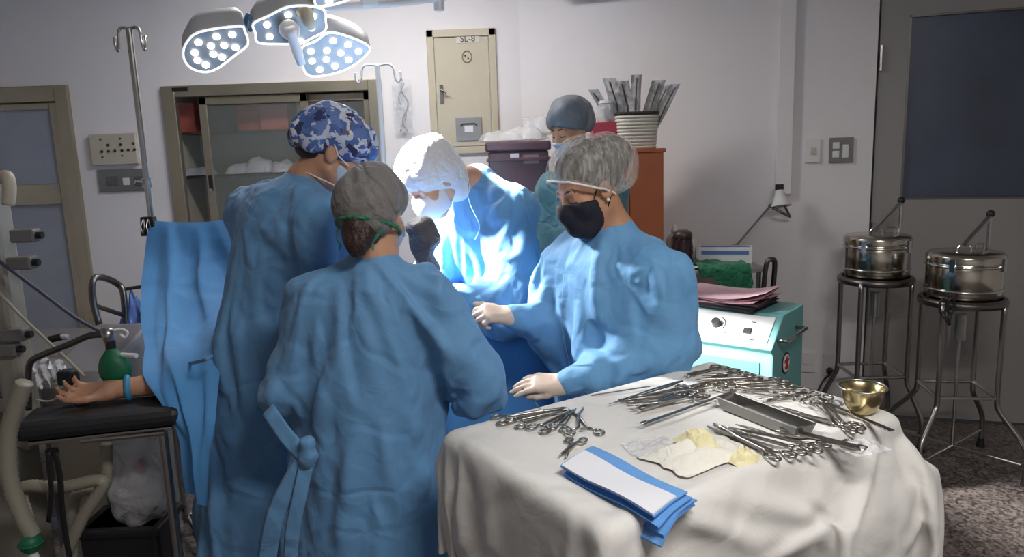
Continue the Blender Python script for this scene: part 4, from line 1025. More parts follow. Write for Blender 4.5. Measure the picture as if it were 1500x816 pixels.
# --- woman in the grey cap, seen from behind
YG = 2.10
hd = Head(at(548, 312, YG + .02), (.28, .93, -.22), .98)
G, Gg = person('person in blue gown and grey cap seen from behind, arms raised in front', hd, at(548, 388, YG), at(628, 432, YG), at(470, 434, YG), at(703, 556, YG + .02), at(428, 564, YG + .0), at(655, 540, YG + .30), at(500, 540, YG + .32),
    at(532, 690, YG) + V(0, 0.02, 0), (.12, .99, 0), seed=1.3, hemr=.33, chestr=.172, waistr=.20, flat=.72, sleeve=.088, amp=.045)
S = SDF(); hd.ell(S, (0, -.018, .046), (.093, .116, .094)); hd.ell(S, (0, -.05, .0), (.088, .085, .085), .04)
shell(G, 'surgical_cap', S, .0075, 'greycap', cut=[(hd.L(0, -.02, -.062), hd.D(0, .30, -1))], amp=.011, sc3=(16, 16, 9), seed=2)
S = SDF(); hd.ell(S, (0, -.095, -.075), (.040, .040, .062)); hd.ell(S, (0, -.06, -.05), (.06, .05, .05), .03); shell(G, 'hair_bun', S, .006, 'hair_brown', amp=.006, sc3=(60, 60, 20))
b0 = [hd.L(.088 * math.cos(t), -.03 + .095 * math.sin(t), -.045 - .018 * math.sin(t)) for t in np.linspace(0, 2 * math.pi, 28, endpoint=False)]
MB().tube(b0, .006, 8, True, flat=(hd.D(0, 0, 1), 1.1)).build('cap_band', 'green', G, smooth=True)
for s in (-1, 1): ribbon(G, 'cap_tie', [hd.L(s * .07, -.08, -.055), hd.L(s * .06, -.10, -.08), hd.L(s * .05, -.10, -.10), hd.L(s * .052, -.098, -.115)], .006, 'green', hd.D(1, 0, 0))
S = SDF(); S.cap(at(548, 384, YG), at(548, 392, YG), .061, .066, .01); shell(G, 'undershirt_collar', S, .008, 'undershirt', cut=[(at(548, 380, YG), V(0, 0, 1))])
MB().tube([hd.L(.082, .0, -.01), hd.L(.080, .04, -.04), hd.L(.062, .075, -.06)], .003, 6).build('mask_strap', 'white', G)
S = SDF(); hd.ell(S, (0, .045, -.055), (.064, .078, .064)); shell(G, 'face_mask', S, .007, 'bluemask', cut=[(hd.L(0, 0, -.002), hd.D(0, 0, 1)), (hd.L(0, .02, 0), hd.D(0, -1, 0))])
glove(G, at(655, 540, YG + .30), (-.1, .9, .1), (0, -.1, 1), -1, at(703, 556, YG)); glove(G, at(500, 540, YG + .32), (.2, .9, .1), (0, -.1, 1), 1, at(428, 564, YG))

# --- surgeon in the patterned cap
YB = 2.52
hd = Head(at(486, 222, YB), (.86, .34, -.36), 1.04)
nk = at(447, 272, YB); elR_ = at(500, 470, YB - .16); elL_ = at(430, 400, YB + .35); wR_ = at(590, 455, YB + .02); wL_ = at(560, 450, YB + .30)
B, Bg = person('person in blue gown and blue patterned cap leaning over the patient', hd, nk, at(470, 318, YB - .15), at(372, 305, YB + .15), elR_, elL_, wR_, wL_,
    at(372, 620, YB), (.80, .60, 0), seed=7.7, hemr=.31, chestr=.185, waistr=.20, flat=.86, sleeve=.10, amp=.045, shoulder=.088)
S = SDF(); hd.ell(S, (0, -.012, .052), (.098, .124, .098)); hd.ell(S, (0, .06, .035), (.085, .08, .07), .05); hd.ell(S, (0, -.07, .015), (.08, .07, .065), .04)
shell(B, 'patterned_cap', S, .0075, 'pattern', cut=[(hd.L(0, -.04, -.022), hd.D(0, .05, -1))], amp=.010, sc3=(22, 22, 12), seed=3)
S = SDF(); hd.ell(S, (0, -.06, -.022), (.062, .052, .03)); shell(B, 'hair', S, .007, 'hair')
S = SDF(); hd.ell(S, (0, .045, -.055), (.066, .08, .066)); shell(B, 'face_mask', S, .007, 'bluemask', cut=[(hd.L(0, 0, -.0), hd.D(0, 0, 1)), (hd.L(0, .015, 0), hd.D(0, -1, 0))])
MB().tube([hd.L(.074, .05, -.03), hd.L(.083, .01, -.01), hd.L(.086, -.012, .02)], .0025, 6).build('mask_strap', 'white', B)
MB().tube([hd.L(.062, .03, -.1), hd.L(.04, -.05, -.09), hd.L(0, -.082, -.085), hd.L(-.04, -.05, -.09)], .0022, 6, smooth=3).build('mask_strap', 'white', B)
glove(B, wR_, (.7, .5, -.4), (.2, -.2, 1), -1, elR_); glove(B, wL_, (.8, -.2, -.4), (.2, -.2, 1), 1, elL_)

# --- bent surgeon on the far side, in the lamp beam
YS = 3.02
hd = Head(at(632, 262, YS - .12), (-.55, -.42, -.60), 1.06)
elL_ = at(752, 448, YS - .30); wL_ = at(655, 432, YS - .34); elR_ = at(640, 400, YS + .1); wR_ = at(625, 420, YS - .15)
Sg, Sgg = person('person in blue gown and white cap bent under the lamp beam', hd, at(700, 270, YS - .03), at(672, 300, YS + .12), at(752, 305, YS - .14), elR_, elL_, wR_, wL_,
    at(764, 560, YS + .40), (-.78, -.5, 0), seed=13.1, gown='gown2', hemr=.22, chestr=.19, waistr=.185, flat=.82, sleeve=.105, amp=.05, shoulder=.095)
S = SDF(); hd.ell(S, (0, -.015, .052), (.098, .122, .098)); hd.ell(S, (0, -.05, -.01), (.088, .085, .09), .04); hd.ell(S, (0, -.06, -.09), (.075, .06, .07), .05)
shell(Sg, 'hooded_cap', S, .0075, 'whitecap', cut=[(hd.L(0, .075, -.03), hd.D(0, 1, -.35))], amp=.008, sc3=(18, 18, 10), seed=4)
S = SDF(); hd.ell(S, (0, .045, -.055), (.068, .085, .072)); shell(Sg, 'face_mask', S, .007, 'white', cut=[(hd.L(0, 0, -.004), hd.D(0, 0, 1)), (hd.L(0, .01, 0), hd.D(0, -1, 0))])
glove(Sg, wL_, (-.9, .1, -.3), (0, -.2, 1), -1, elL_); glove(Sg, wR_, (-.3, -.8, -.4), (0, -.2, 1), 1, elR_)
ribbon(Sg, 'gown_tie', [at(690, 250, YS - .2), at(686, 290, YS - .26), at(702, 330, YS - .3), at(695, 352, YS - .3)], .008, 'gown2', (1, 0, 0))

# --- woman in the hair net at the instrument table
YN = 2.40
def fitted_mask(body, hd, m, top, tent=True):
    S = SDF(); hd.prims(S)
    if tent: hd.cap(S, (0, .10, -.025), (0, .094, -.085), .014, .016, .04)
    v, q = S.mesh(.006, cut=[(hd.L(0, .06, top), hd.D(0, -.25, 1)), (hd.L(0, .022, 0), hd.D(0, -1, 0)), (hd.L(0, .03, -.122), hd.D(0, -.6, -1))], off=.006)
    return mesh_obj('face_mask', v, q, m, body, smooth=True)
hd = Head(at(862, 276, YN), (-.80, -.40, -.36), 1.05, roll=-.06)
nk = at(905, 352, YN + .02); elL_ = at(985, 502, YN - .10); wL_ = at(826, 562, YN - .14); elR_ = at(812, 482, YN + .16); wR_ = at(748, 463, YN + .02)
N, Ng = person('person in blue gown, white hair net and black mask resting a hand on the table', hd, nk, at(832, 380, YN + .14), at(955, 392, YN - .10), elR_, elL_, wR_, wL_,
    at(905, 620, YN + .10), (-.72, -.66, 0), 'skin2', 'gown2', seed=21.4, hemr=.27, chestr=.175, waistr=.19, flat=.80, sleeve=.098, amp=.045, shoulder=.085)
S = SDF(); hd.ell(S, (0, -.022, .045), (.088, .104, .098)); hd.ell(S, (0, -.115, .055), (.062, .062, .062), .03)
shell(N, 'hair', S, .0075, 'hair', cut=[(hd.L(0, .05, .045), hd.D(0, .75, -1))], amp=.006, sc3=(60, 60, 20))
S = SDF(); hd.ell(S, (0, -.012, .050), (.102, .124, .112)); hd.ell(S, (0, -.115, .045), (.080, .074, .078), .05); hd.ell(S, (0, -.11, -.01), (.062, .05, .05), .04)
cutp = [(hd.L(0, .075, .045), hd.D(0, .75, -1))]
net = shell(N, 'hair_net', S, .0075, 'net', cut=cutp, amp=.007, sc3=(18, 18, 7), seed=6)
me = net.data; dl = hd.D(0, .75, -1); pl = hd.L(0, .075, .045)
bm = bmesh.new(); bm.from_mesh(me); inv = Matrix(np.linalg.inv(BASE[net.name]).tolist())
bmesh.ops.delete(bm, geom=[f for f in bm.faces if (np.array((inv @ f.calc_center_median())[:]) - pl) @ nrm(dl) > -.004], context='FACES'); bm.to_mesh(me)
bm.edges.ensure_lookup_table(); nb = {}
for e in bm.edges:
    if e.is_boundary:
        a_, b_ = e.verts; nb.setdefault(a_, []).append(b_); nb.setdefault(b_, []).append(a_)
best = []; seen = set()
for st in nb:
    if st in seen: continue
    lp_ = [st]; seen.add(st)
    while True:
        nx_ = [q for q in nb[lp_[-1]] if q not in seen]
        if not nx_: break
        lp_.append(nx_[0]); seen.add(nx_[0])
    if len(lp_) > len(best): best = lp_
loop = np.array([(inv @ q.co)[:] for q in best])
for _ in range(4): loop = (np.roll(loop, 1, 0) + np.roll(loop, -1, 0) + loop * 2) / 4
bm.free(); me.shade_smooth()
MB().tube(loop[::2], .0035, 6, True).build('elastic_rim', 'whitecap', N, smooth=True)
fitted_mask(N, hd, 'mask', -.016)
for s in (-1, 1):
    MB().tube([hd.L(s * .064, .03, -.02), hd.L(s * .078, .008, .012), hd.L(s * .082, -.018, .02)], .0022, 6, smooth=3).tube([hd.L(s * .06, .012, -.085), hd.L(s * .075, -.005, -.05), hd.L(s * .08, -.02, -.03)], .0022, 6, smooth=3).build('mask_strap', 'mask', N)
    MB().ball(hd.L(s * .084, .0, -.038), .006).build('pearl_earring', 'white', N, smooth=True)
    MB().tube([hd.L(s * .014, .088, .022), hd.L(s * .032, .087, .028), hd.L(s * .05, .072, .02)], .0035, 6, smooth=3).build('eyebrow', 'hair', N)
    MB().tube([hd.L(s * .017, .087, -.009), hd.L(s * .031, .0905, -.0135), hd.L(s * .046, .079, -.009)], .0018, 6, smooth=3).build('eyelashes', 'hair', N)
S = SDF(); S.cap(nk + V(.005, .01, -.0), nk + V(.01, .015, -.03), .064, .078, .01); shell(N, 'undershirt_collar', S, .008, 'undershirt', cut=[(nk + V(0, 0, .02), nrm(V(-.75, -.4, .8)))])
glove(N, wL_, nrm(at(748, 560, YN - .16) - wL_), (-.1, -.55, 1), -1, elL_, curl=(.22, .25, .2), spread=.05, thumb=(.3, .9, -.3), s=1.0)
glove(N, wR_, nrm(at(706, 458, YN - .02) - wR_), (-.1, -.6, .8), 1, elR_, curl=(.7, .9, .6), spread=.02)
ribbon(N, 'gown_pocket_fold', [at(826, 402, YN - .12), at(822, 470, YN - .13), at(836, 540, YN - .13)], .004, 'gown2', (1, 0, 0))

# --- nurse in the background
YM = 3.72
hd = Head(at(834, 190, YM), (-.72, -.62, -.30), .98)
nk = at(845, 250, YM + .02)
Nu, Nug = person('person in a grey bouffant cap looking down in the background', hd, nk, at(808, 275, YM + .1), at(892, 278, YM - .08), at(790, 370, YM + .1), at(905, 380, YM - .12), at(760, 400, YM - .15), at(850, 420, YM - .3),
    at(850, 470, YM + .03), (-.7, -.7, 0), 'skin2', 'scrub', seed=30, hem=.75, hemr=.2, chestr=.16, waistr=.16, sleeve=.075, amp=.02, simulate=False, gown_name='scrub_top')
S = SDF(); hd.ell(S, (0, -.012, .044), (.086, .108, .095)); shell(Nu, 'hair', S, .0075, 'hair', cut=[(hd.L(0, .05, .03), hd.D(0, .5, -1))], amp=.004, sc3=(60, 60, 20))
S = SDF(); hd.ell(S, (0, -.022, .056), (.104, .128, .108)); hd.ell(S, (0, -.06, .03), (.095, .09, .085), .04)
shell(Nu, 'bouffant_cap', S, .008, 'greynet', cut=[(hd.L(0, .06, .024), hd.D(0, .45, -1))], amp=.010, sc3=(20, 20, 12), seed=9)
fitted_mask(Nu, hd, 'bluemask', -.045, False)
for s in (-1, 1):
    MB().tube([hd.L(s * .014, .088, .022), hd.L(s * .032, .087, .028), hd.L(s * .05, .072, .02)], .004, 6, smooth=3).build('eyebrow', 'hair', Nu)
    MB().tube([hd.L(s * .017, .087, -.008), hd.L(s * .031, .0905, -.011), hd.L(s * .046, .079, -.008)], .0024, 6, smooth=3).build('eyelashes', 'hair', Nu)
for wr_, el_, sd in ((at(760, 400, YM - .15), at(790, 370, YM + .1), 1), (at(850, 420, YM - .3), at(905, 380, YM - .12), -1)): glove(Nu, wr_, (-.6, -.5, -.5), (0, -.3, 1), sd, el_)

# ------------------------------------------------------------------ operating table, patient, drapes
OT_Z = .86; OC = V(-.35, 2.95, 0)
o = thing('operating_table', 'operating table under the blue drapes between the surgeons', 'table', (OC[0], OC[1], 0))
MB().mm((-1.15, 2.77, OT_Z - .07), (.52, 3.10, OT_Z)).build('mattress', 'vinyl', o, bevel=.02)
MB().mm((-1.15, 2.75, OT_Z - .11), (.52, 3.12, OT_Z - .07)).build('frame', 'steel', o, bevel=.005)
MB().mm((-.5, 2.82, .12), (-.1, 3.08, OT_Z - .11)).build('column', 'steel', o, bevel=.02)
MB().mm((-.7, 2.8, .0), (.1, 3.1, .12)).build('base', 'steel', o, bevel=.03)
# patient: one continuous body, the bare forearm and hand showing on the arm board
AY = 2.36
wrist = at(160, 572, AY); elb = at(262, 556, AY + .08); sho = V(-.80, 2.84, 1.0)
wrist[2] = elb[2] = wrist[2]
S = SDF(); S.chain([sho, elb, wrist], [.055, .042, .028], .03)
hand_sdf(S, wrist, nrm(V(-1, -.05, -.06)), (.05, .62, -.75), 1, curl=(.45, .55, .45), spread=.07, thumb=(.55, .75, -.45), s=1.02)
S.chain([V(-.72, 2.95, .99), V(-.35, 2.95, .99), V(-.05, 2.95, .98)], [.12, .125, .125], .06, (V(0, 0, 1), .8)); S.cap(V(-.72, 2.84, .99), V(-.72, 3.06, .99), .07, .07, .05)
S.cap(V(-.85, 2.95, .98), V(-.95, 2.95, .97), .055, .055, .04); S.ell(V(-1.02, 2.95, .98), (.12, .08, .095), k=.03)
for s in (-1, 1): S.chain([V(-.02, 2.95 + s * .08, .97), V(.25, 2.95 + s * .09, .96), V(.48, 2.95 + s * .09, .94)], [.085, .06, .045], .05)
v, q = S.mesh(.0075)
pat = tag(mesh_obj('person', v, q, 'skin', smooth=True, loc=(-.35, 2.95, OT_Z)), 'patient under blue drapes with one bare forearm out on the black arm board', 'person')
d_ = nrm(elb - wrist); c_ = wrist + d_ * .055
x_, y_, _ = frame(d_)
MB().tube([c_ + (x_ * math.cos(t) + y_ * math.sin(t)) * .034 for t in np.linspace(0, 2 * math.pi, 24, endpoint=False)], .011, 8, True, flat=(d_, .95)).build('wrist_band', 'blueband', pat, smooth=True)
# black padded arm board
bz = wrist[2] - .035
q0, q1, q2, q3 = on_z(14, 618, bz), on_z(250, 578, bz), on_z(258, 600, bz), on_z(30, 560, bz)
o = thing('arm_board', 'black padded arm board carrying the patient\'s forearm', 'arm board', tuple(on_z(140, 600, bz)))
L0, L1 = on_z(16, 622, bz), on_z(262, 596, bz); dirb = nrm(L1 - L0); per = V(-dirb[1], dirb[0], 0); ln = np.linalg.norm(L1 - L0) + .0
axb = np.stack([dirb, per, V(0, 0, 1)]); cb_ = L0 + dirb * ln / 2 + per * .085
MB().box(cb_ + V(0, 0, -.032), (ln, .19, .06), axb).build('pad', 'vinyl', o, bevel=.022)
MB().box(cb_ + V(0, 0, -.07), (ln - .06, .16, .012), axb).build('rail', 'steel', o, bevel=.003)
p0 = L0 + dirb * (ln - .06) + per * .02 + V(0, 0, -.075)
MB().cyl(p0, V(p0[0], p0[1], 0), .014, n=10).build('leg', 'steel', o)
MB().tube([L0 + dirb * .18 + per * .01 + V(0, 0, -.08), L0 + dirb * (ln - .05) + per * -.0 + V(0, 0, -.08)], .009, 8).build('side_rail', 'steel', o)
for k, (x0, pts) in enumerate(((70, [(70, 662), (72, 690), (75, 720), (71, 765)]), (78, [(80, 662), (88, 700), (90, 740), (97, 790), (102, 816)]))):
    pp = [at(x, y, 2.2) for x, y in pts]; MB().tube(pp, .008 + .002 * k, 8, flat=(V(0, 1, 0), .3), smooth=4).build('strap', 'black', o, smooth=True)
q = at(76, 662, 2.21); MB().box(q, (.03, .02, .02)).build('buckle', 'black', o)

# blue drape over the patient
nx, ny = 46, 40; P = np.zeros((nx, ny, 3))
for i in range(nx):
    for j in range(ny):
        x = -.90 + 1.46 * i / (nx - 1); s = (j / (ny - 1) - .5) * 2
        a = abs(s); y0 = .40
        nz = noise.noise(Vector((x * 4, s * 3, 2))); nz2 = noise.noise(Vector((x * 11, s * 5, 7)))
        body = 1.13 - .03 * (x + .3) ** 2
        if a < .55: t = a / .55; y = 2.95 + math.copysign(t * .22, s); z = body - .07 * t ** 2 + .02 * nz + .012 * nz2
        else: t = (a - .55) / .45; y = 2.95 + math.copysign(.22 + .03 * min(1, t * 4) + .03 * math.sin(x * 18 + 3 * nz) * t, s); z = body - .07 - .42 * t
        P[i, j] = (x, y, z)
tag(MB().grid(P).build('patient_drape', 'drape', smooth=True, subsurf=1, loc=(0, 2.95, .9)), 'blue sheet spread over the patient between the gowned people', 'drape')
# dark grey cloth bundle at the edge of the operating field
gc = at(622, 350, 2.62); S = SDF()
S.ell(gc + V(-.015, 0, .045), (.055, .06, .035), k=.03); S.ell(gc + V(.015, 0, .005), (.045, .06, .042), k=.03); S.cap(gc + V(-.01, 0, -.01), gc + V(.0, 0, -.10), .042, .03, .03); S.cap(gc + V(.0, 0, -.09), gc + V(.03, 0, -.11), .025, .014, .02)
S.cap(gc + V(0, .03, -.1), gc + V(0, .06, -.22), .04, .05, .03)
v, q = S.mesh(.007); v = rumple(v, q, .012, (22, 22, 14), 3); tag(mesh_obj('cloth_bundle', v, q, 'darkcloth', smooth=True, loc=tuple(gc + V(0, 0, -.2))), 'dark grey cloth bundle at the brightly lit operating field', 'cloth')
# screen drape hung from the drip pole, falling forward over the patient's arm
lf = catmull(np.array([at(218, 323, 3.17), at(209, 380, 3.06), at(205, 440, 2.88), at(208, 500, 2.64), at(215, 552, 2.38), at(236, 603, 2.28), at(262, 650, 2.28), at(268, 720, 2.3)]), 8)
rt = catmull(np.array([V(-.92, 3.06, 1.49), V(-.97, 3.02, 1.36), V(-1.02, 2.92, 1.23), V(-1.0, 2.70, 1.13), V(-.96, 2.42, 1.07), V(-.96, 2.27, .92), V(-.98, 2.22, .76), V(-.99, 2.22, .6)]), 8)
nv, nu = len(lf), 40; P = np.zeros((nu, nv, 3))
for j in range(nv):
    t = j / (nv - 1)
    for i in range(nu):
        u = i / (nu - 1); p = lf[j] * (1 - u) + rt[j] * u
        ang = u / (t + .22)                                  # folds fan out from the clip
        nz = noise.noise(Vector((u * 3, t * 3, 5.5)))
        fold = .045 * (.5 - abs(math.sin(ang * 4.2 + .6 + nz))) * min(1, t * 3.5) * min(1, u * 8) * (1 - .5 * t)
        fold += .018 * noise.noise(Vector((u * 5, t * 7, 1.5))) * min(1, t * 4)
        sag = -.03 * math.sin(math.pi * u) * (1 - t)
        P[i, j] = p + V(-.75, -.62, .1) * (fold + .05 * math.sin(math.pi * u) * math.sin(math.pi * min(1, t * 1.3))) + V(0, 0, sag)
scr = MB().grid(P).build('screen_drape', 'drape', smooth=True, subsurf=1, loc=(-1.2, 2.9, 1.0))
tag(scr, 'blue screen drape hanging from the chrome drip pole', 'drape')
c_ = V(-1.525, 3.18, at(218, 331, 3.18)[2])
o = thing('binder_clip', 'black binder clip holding the blue screen drape to the drip pole', 'clip', tuple(c_))
MB().prism([c_ + V(-.03, -.03, -.04), c_ + V(.036, -.03, -.04), c_ + V(.03, -.03, .04), c_ + V(-.024, -.03, .04)], V(0, .035, 0)).build('jaw', 'black', o, bevel=.003)
for s in (-1, 1): MB().tube([c_ + V(s * .012, -.03, .03), c_ + V(s * .02, -.04, .0), c_ + V(s * .012, -.042, -.03), c_ + V(s * .004, -.04, .0), c_ + V(s * .008, -.03, .03)], .002, 6).build('wire_lever', 'steel', o)

# ------------------------------------------------------------------ instrument table
TZ = .985
TU = V(math.cos(R(33)), math.sin(R(33)), 0); TV = V(TU[1], -TU[0], 0); TA = V(-.185, 1.82, 0); TL, TW = .98, .63
TAX = np.stack([TU, -TV, V(0, 0, 1)]); TC = TA + TU * TL / 2 + TV * TW / 2
tp = lambda s, t, z=0.0: TA + TU * s + TV * t + V(0, 0, TZ + z)
o = thing('instrument_table', 'instrument table hidden under the white sheet', 'table', tuple(TC))
MB().box(TC + V(0, 0, TZ - .022), (TL - .02, TW - .02, .03), TAX).build('table_top', 'steel', o, bevel=.006)
for s in (.05, TL - .05):
    for t in (.05, TW - .05):
        q = TA + TU * s + TV * t; MB().cyl(q, q + V(0, 0, TZ - .03), .014, n=10).build('leg', 'steel', o)
MB().box(TC + V(0, 0, .3), (TL - .1, TW - .1, .015), TAX).build('lower_shelf', 'steel', o)
# lower basin stand against the right side of the table: carries the outflung edge of the sheet
LZ = TZ - .165
lc = TA + TU * (TL + .0) + TV * (TW * .72)
o = thing('basin_stand', 'low stand hidden under the outflung right edge of the white sheet', 'stand', tuple(lc))
cs_ = [on_z(1372, 688, LZ), on_z(1240, 790, LZ), tp(TL - .33, TW + .012, -.165), tp(TL + .012, TW * .25, -.165)]
cs_ = [V(c[0], c[1], LZ) for c in cs_]
MB().prism(cs_, V(0, 0, -.02)).build('stand_top', 'steel', o)
cm = sum(cs_) / 4; MB().cyl(V(cm[0], cm[1], 0), V(cm[0], cm[1], LZ - .02), .02).build('post', 'steel', o)
MB().cyl(V(cm[0], cm[1], 0), V(cm[0], cm[1], .04), .18, .16, n=24).build('base', 'steel', o)
# white sheet (draped by simulation)
coll = bpy.data.collections.new('colliders')
S = SDF().cap(V(0, 0, 0), V(0, 0, 0), .01)
mb = MB().box(TC + V(0, 0, TZ - .5), (TL, TW, 1.0), TAX); bm = bmesh.new()
me_ = bpy.data.meshes.new('t'); me_.from_pydata(mb.v, [], mb.f); bm.from_mesh(me_)
bmesh.ops.bevel(bm, geom=list(bm.edges), offset=.02, segments=2, affect='EDGES', profile=.5); bmesh.ops.recalc_face_normals(bm, faces=bm.faces); bmesh.ops.triangulate(bm, faces=bm.faces)
vv = [v.co[:] for v in bm.verts]; ff = [[v.index for v in f.verts] for f in bm.faces]; bm.free()
sim_collider(vv, ff, coll)
mb = MB().prism(cs_, V(0, 0, -.7)); bm = bmesh.new(); me_ = bpy.data.meshes.new('t'); me_.from_pydata(mb.v, [], mb.f); bm.from_mesh(me_); bmesh.ops.recalc_face_normals(bm, faces=bm.faces); bmesh.ops.triangulate(bm, faces=bm.faces)
vv = [v.co[:] for v in bm.verts]; ff = [[v.index for v in f.verts] for f in bm.faces]; bm.free(); sim_collider(vv, ff, coll)
n1, n2 = 84, 74; ov = .58; P = np.zeros((n1, n2, 3))
for i in range(n1):
    for j in range(n2):
        s = -ov * .8 + (TL + ov * 1.8) * i / (n1 - 1); t = -ov * .55 + (TW + ov * 1.55) * j / (n2 - 1)
        ds = max(0, -s, s - TL); dt = max(0, -t, t - TW); d = math.hypot(ds, dt)
        P[i, j] = tp(s, t, .014 - .28 * d + .012 * noise.noise(Vector((s * 6, t * 6, 1))) * min(1, d * 12) + .03 * noise.noise(Vector((s * 5 + 3, t * 5, 8))) * min(1, d * 6))
sh = MB().grid(P).build('white_sheet', 'sheet', smooth=True); tag(sh, 'white sterile sheet draped over the instrument table', 'sheet')
pins = [i * n2 + j for i in range(n1) for j in range(n2) if .04 < (-ov * .8 + (TL + ov * 1.8) * i / (n1 - 1)) < TL - .04 and .04 < (-ov * .55 + (TW + ov * 1.55) * j / (n2 - 1)) < TW - .04]
for idx in pins: pass
add_sim(sh, coll, pins, mass=.2, bend=1.2, tens=25, dist=.005)
run_sims(26)
# the flat part lies on the table top
me = sh.data; co = np.zeros(len(me.vertices) * 3); me.vertices.foreach_get('co', co); co = co.reshape(-1, 3)
co[pins, 2] = TZ + .006 + .003 * np.array([noise.noise(Vector((co[i, 0] * 7, co[i, 1] * 7, 4))) for i in pins]); me.vertices.foreach_set('co', co.ravel()); me.update()
for o_ in (Gg, Bg, Sgg, Ng): pass

# ------------------------------------------------------------------ instruments
IZ = TZ + .011
def hemostat(name, label, grp, ring, tip, open_=.12, kind='clamp', lift=0.0, z=0.0, scale=1.0, mt='instr'):
    """ring-handled clamp or scissors: two crossing arms with finger rings, a box joint and a ratchet"""
    a, b = on_z(*ring, IZ + z), on_z(*tip, IZ + z + lift); L = float(np.linalg.norm(b - a)); Lc = min(max(L, .10), .24)
    o = thing(name, label, 'scissors' if kind == 'scissors' else 'clamp', tuple((a + b) / 2 * V(1, 1, 0) + V(0, 0, IZ + z)), math.atan2(b[1] - a[1], b[0] - a[0]), grp)
    h = Lc / 2; j = .18 * Lc
    for s in (-1, 1):
        rr = .0115 * scale; ang = open_; zz = .003 + s * .0016
        cx, cy = -h + rr * 1.3, s * (rr * 1.05 + ang * .08)
        pts = [(cx + rr * 1.45 * math.cos(t), cy + rr * math.sin(t), zz) for t in np.linspace(0, 2 * math.pi, 14, endpoint=False)]
        mb = MB().tube(pts, .003, 6, True).tube([(cx + rr * 1.4, cy - s * rr * .4, zz), (-.25 * Lc, s * .005 + s * ang * .02, zz), (j - .012, s * .003, zz), (j, 0, zz), (j + .012, -s * .003, zz), (h * .8, -s * (.0018 + ang * .05), zz), (h, -s * (.001 + ang * .06), zz)], [.0031, .0034, .0042, .005, .0042, .003, .0017], 6)
        mb.build('arm', mt, o, smooth=True, local=True)
    MB().cyl((j, 0, -.001), (j, 0, .008), .0042, n=10).build('box_joint', mt, o, local=True)
    if kind == 'clamp': MB().mm((-h + .034, -.009, .001), (-h + .039, .009, .006)).build('ratchet', mt, o, local=True)
    if lift: o.rotation_euler = (0, -math.atan2(lift, L) * 0, math.atan2(b[1] - a[1], b[0] - a[0]))
    o.location = (o.location[0], o.location[1], IZ + z - .0)
    return o
labl = ['leftmost', 'second from left', 'middle', 'second from right', 'rightmost']
z7 = lambda x, y: (680 + x / 3.709, 560 + y / 3.709)
z6 = lambda x, y: (860 + x / 3.26, 520 + y / 3.26)
for r_, t_, op in (((165, 215), (552, 142), .1), ((255, 235), (548, 155), .14), ((385, 270), (592, 158), .1), ((505, 265), (600, 150), .05), ((660, 290), (606, 145), .3)):
    hemostat('artery_clamp', labl.pop(0) + ' clamp of the small group at the left of the white sheet', 'clamps at the left of the sheet', z7(*r_), z7(*t_), op)
hemostat('towel_clip', 'short steel clip lying alone beside the blue paper pack', None, z7(615, 310), z7(535, 410), .1, scale=.8)
grpc = 'clamps heaped in the middle of the sheet'
labc = ['rearmost steel clamp of the heap', 'steel clamp just in front of the rearmost one', 'long steel clamp third from the back of the heap', 'second clamp of the fan pointing left', 'third clamp of the fan pointing left', 'front clamp of the fan pointing left', 'rear clamp of the fan pointing left',
        'clamp behind the dark tray pointing right', 'clamp at the back pointing left beyond the tray', 'clamp with rings near the bowl pointing left', 'outer of two clamps pointing at the front right edge', 'inner of two clamps pointing at the front right edge', 'outer long clamp right of the dark tray', 'inner long clamp right of the dark tray',
        'frontmost clamp below the dark tray', 'second clamp from the front below the tray', 'third clamp from the front below the tray', 'clamp touching the front side of the tray',
        'clamp lying across the base of the left-pointing fan', 'short clamp between the rearmost clamps and the probe', 'clamp under the straight probe at the back', 'clamp just right of the rear end of the tray', 'clamp over the rings of the left-pointing fan']
lst = [((650, 58), (470, 105)), ((745, 82), (560, 110)), ((815, 108), (520, 128)), ((560, 165), (160, 232)), ((580, 185), (170, 262)), ((540, 195), (240, 255)), ((520, 150), (120, 232)),
       ((650, 150), (900, 185)), ((940, 125), (700, 150)), ((1095, 185), (900, 195)), ((1110, 200), (1225, 335)), ((1080, 215), (1200, 345)), ((1325, 372), (860, 245)), ((1300, 352), (900, 262)), ((990, 515), (560, 325)), ((935, 500), (590, 345)), ((1060, 470), (640, 350)), ((1140, 455), (700, 345)),
       ((690, 110), (480, 165)), ((850, 122), (640, 140)), ((980, 150), (760, 172)), ((1020, 195), (830, 222)), ((640, 145), (420, 190))]
for k, (r_, t_) in enumerate(lst): hemostat('artery_clamp', labc[k], grpc, z6(*r_), z6(*t_), .06 + .1 * ((k * 37) % 10) / 10, z=.0042 * (k % 3), scale=1.05)
hemostat('surgical_scissors', 'steel scissors at the right end of the instrument heap beside the bowl', None, z6(1300, 440), z6(900, 372), .05, 'scissors', z=.004, scale=1.15)
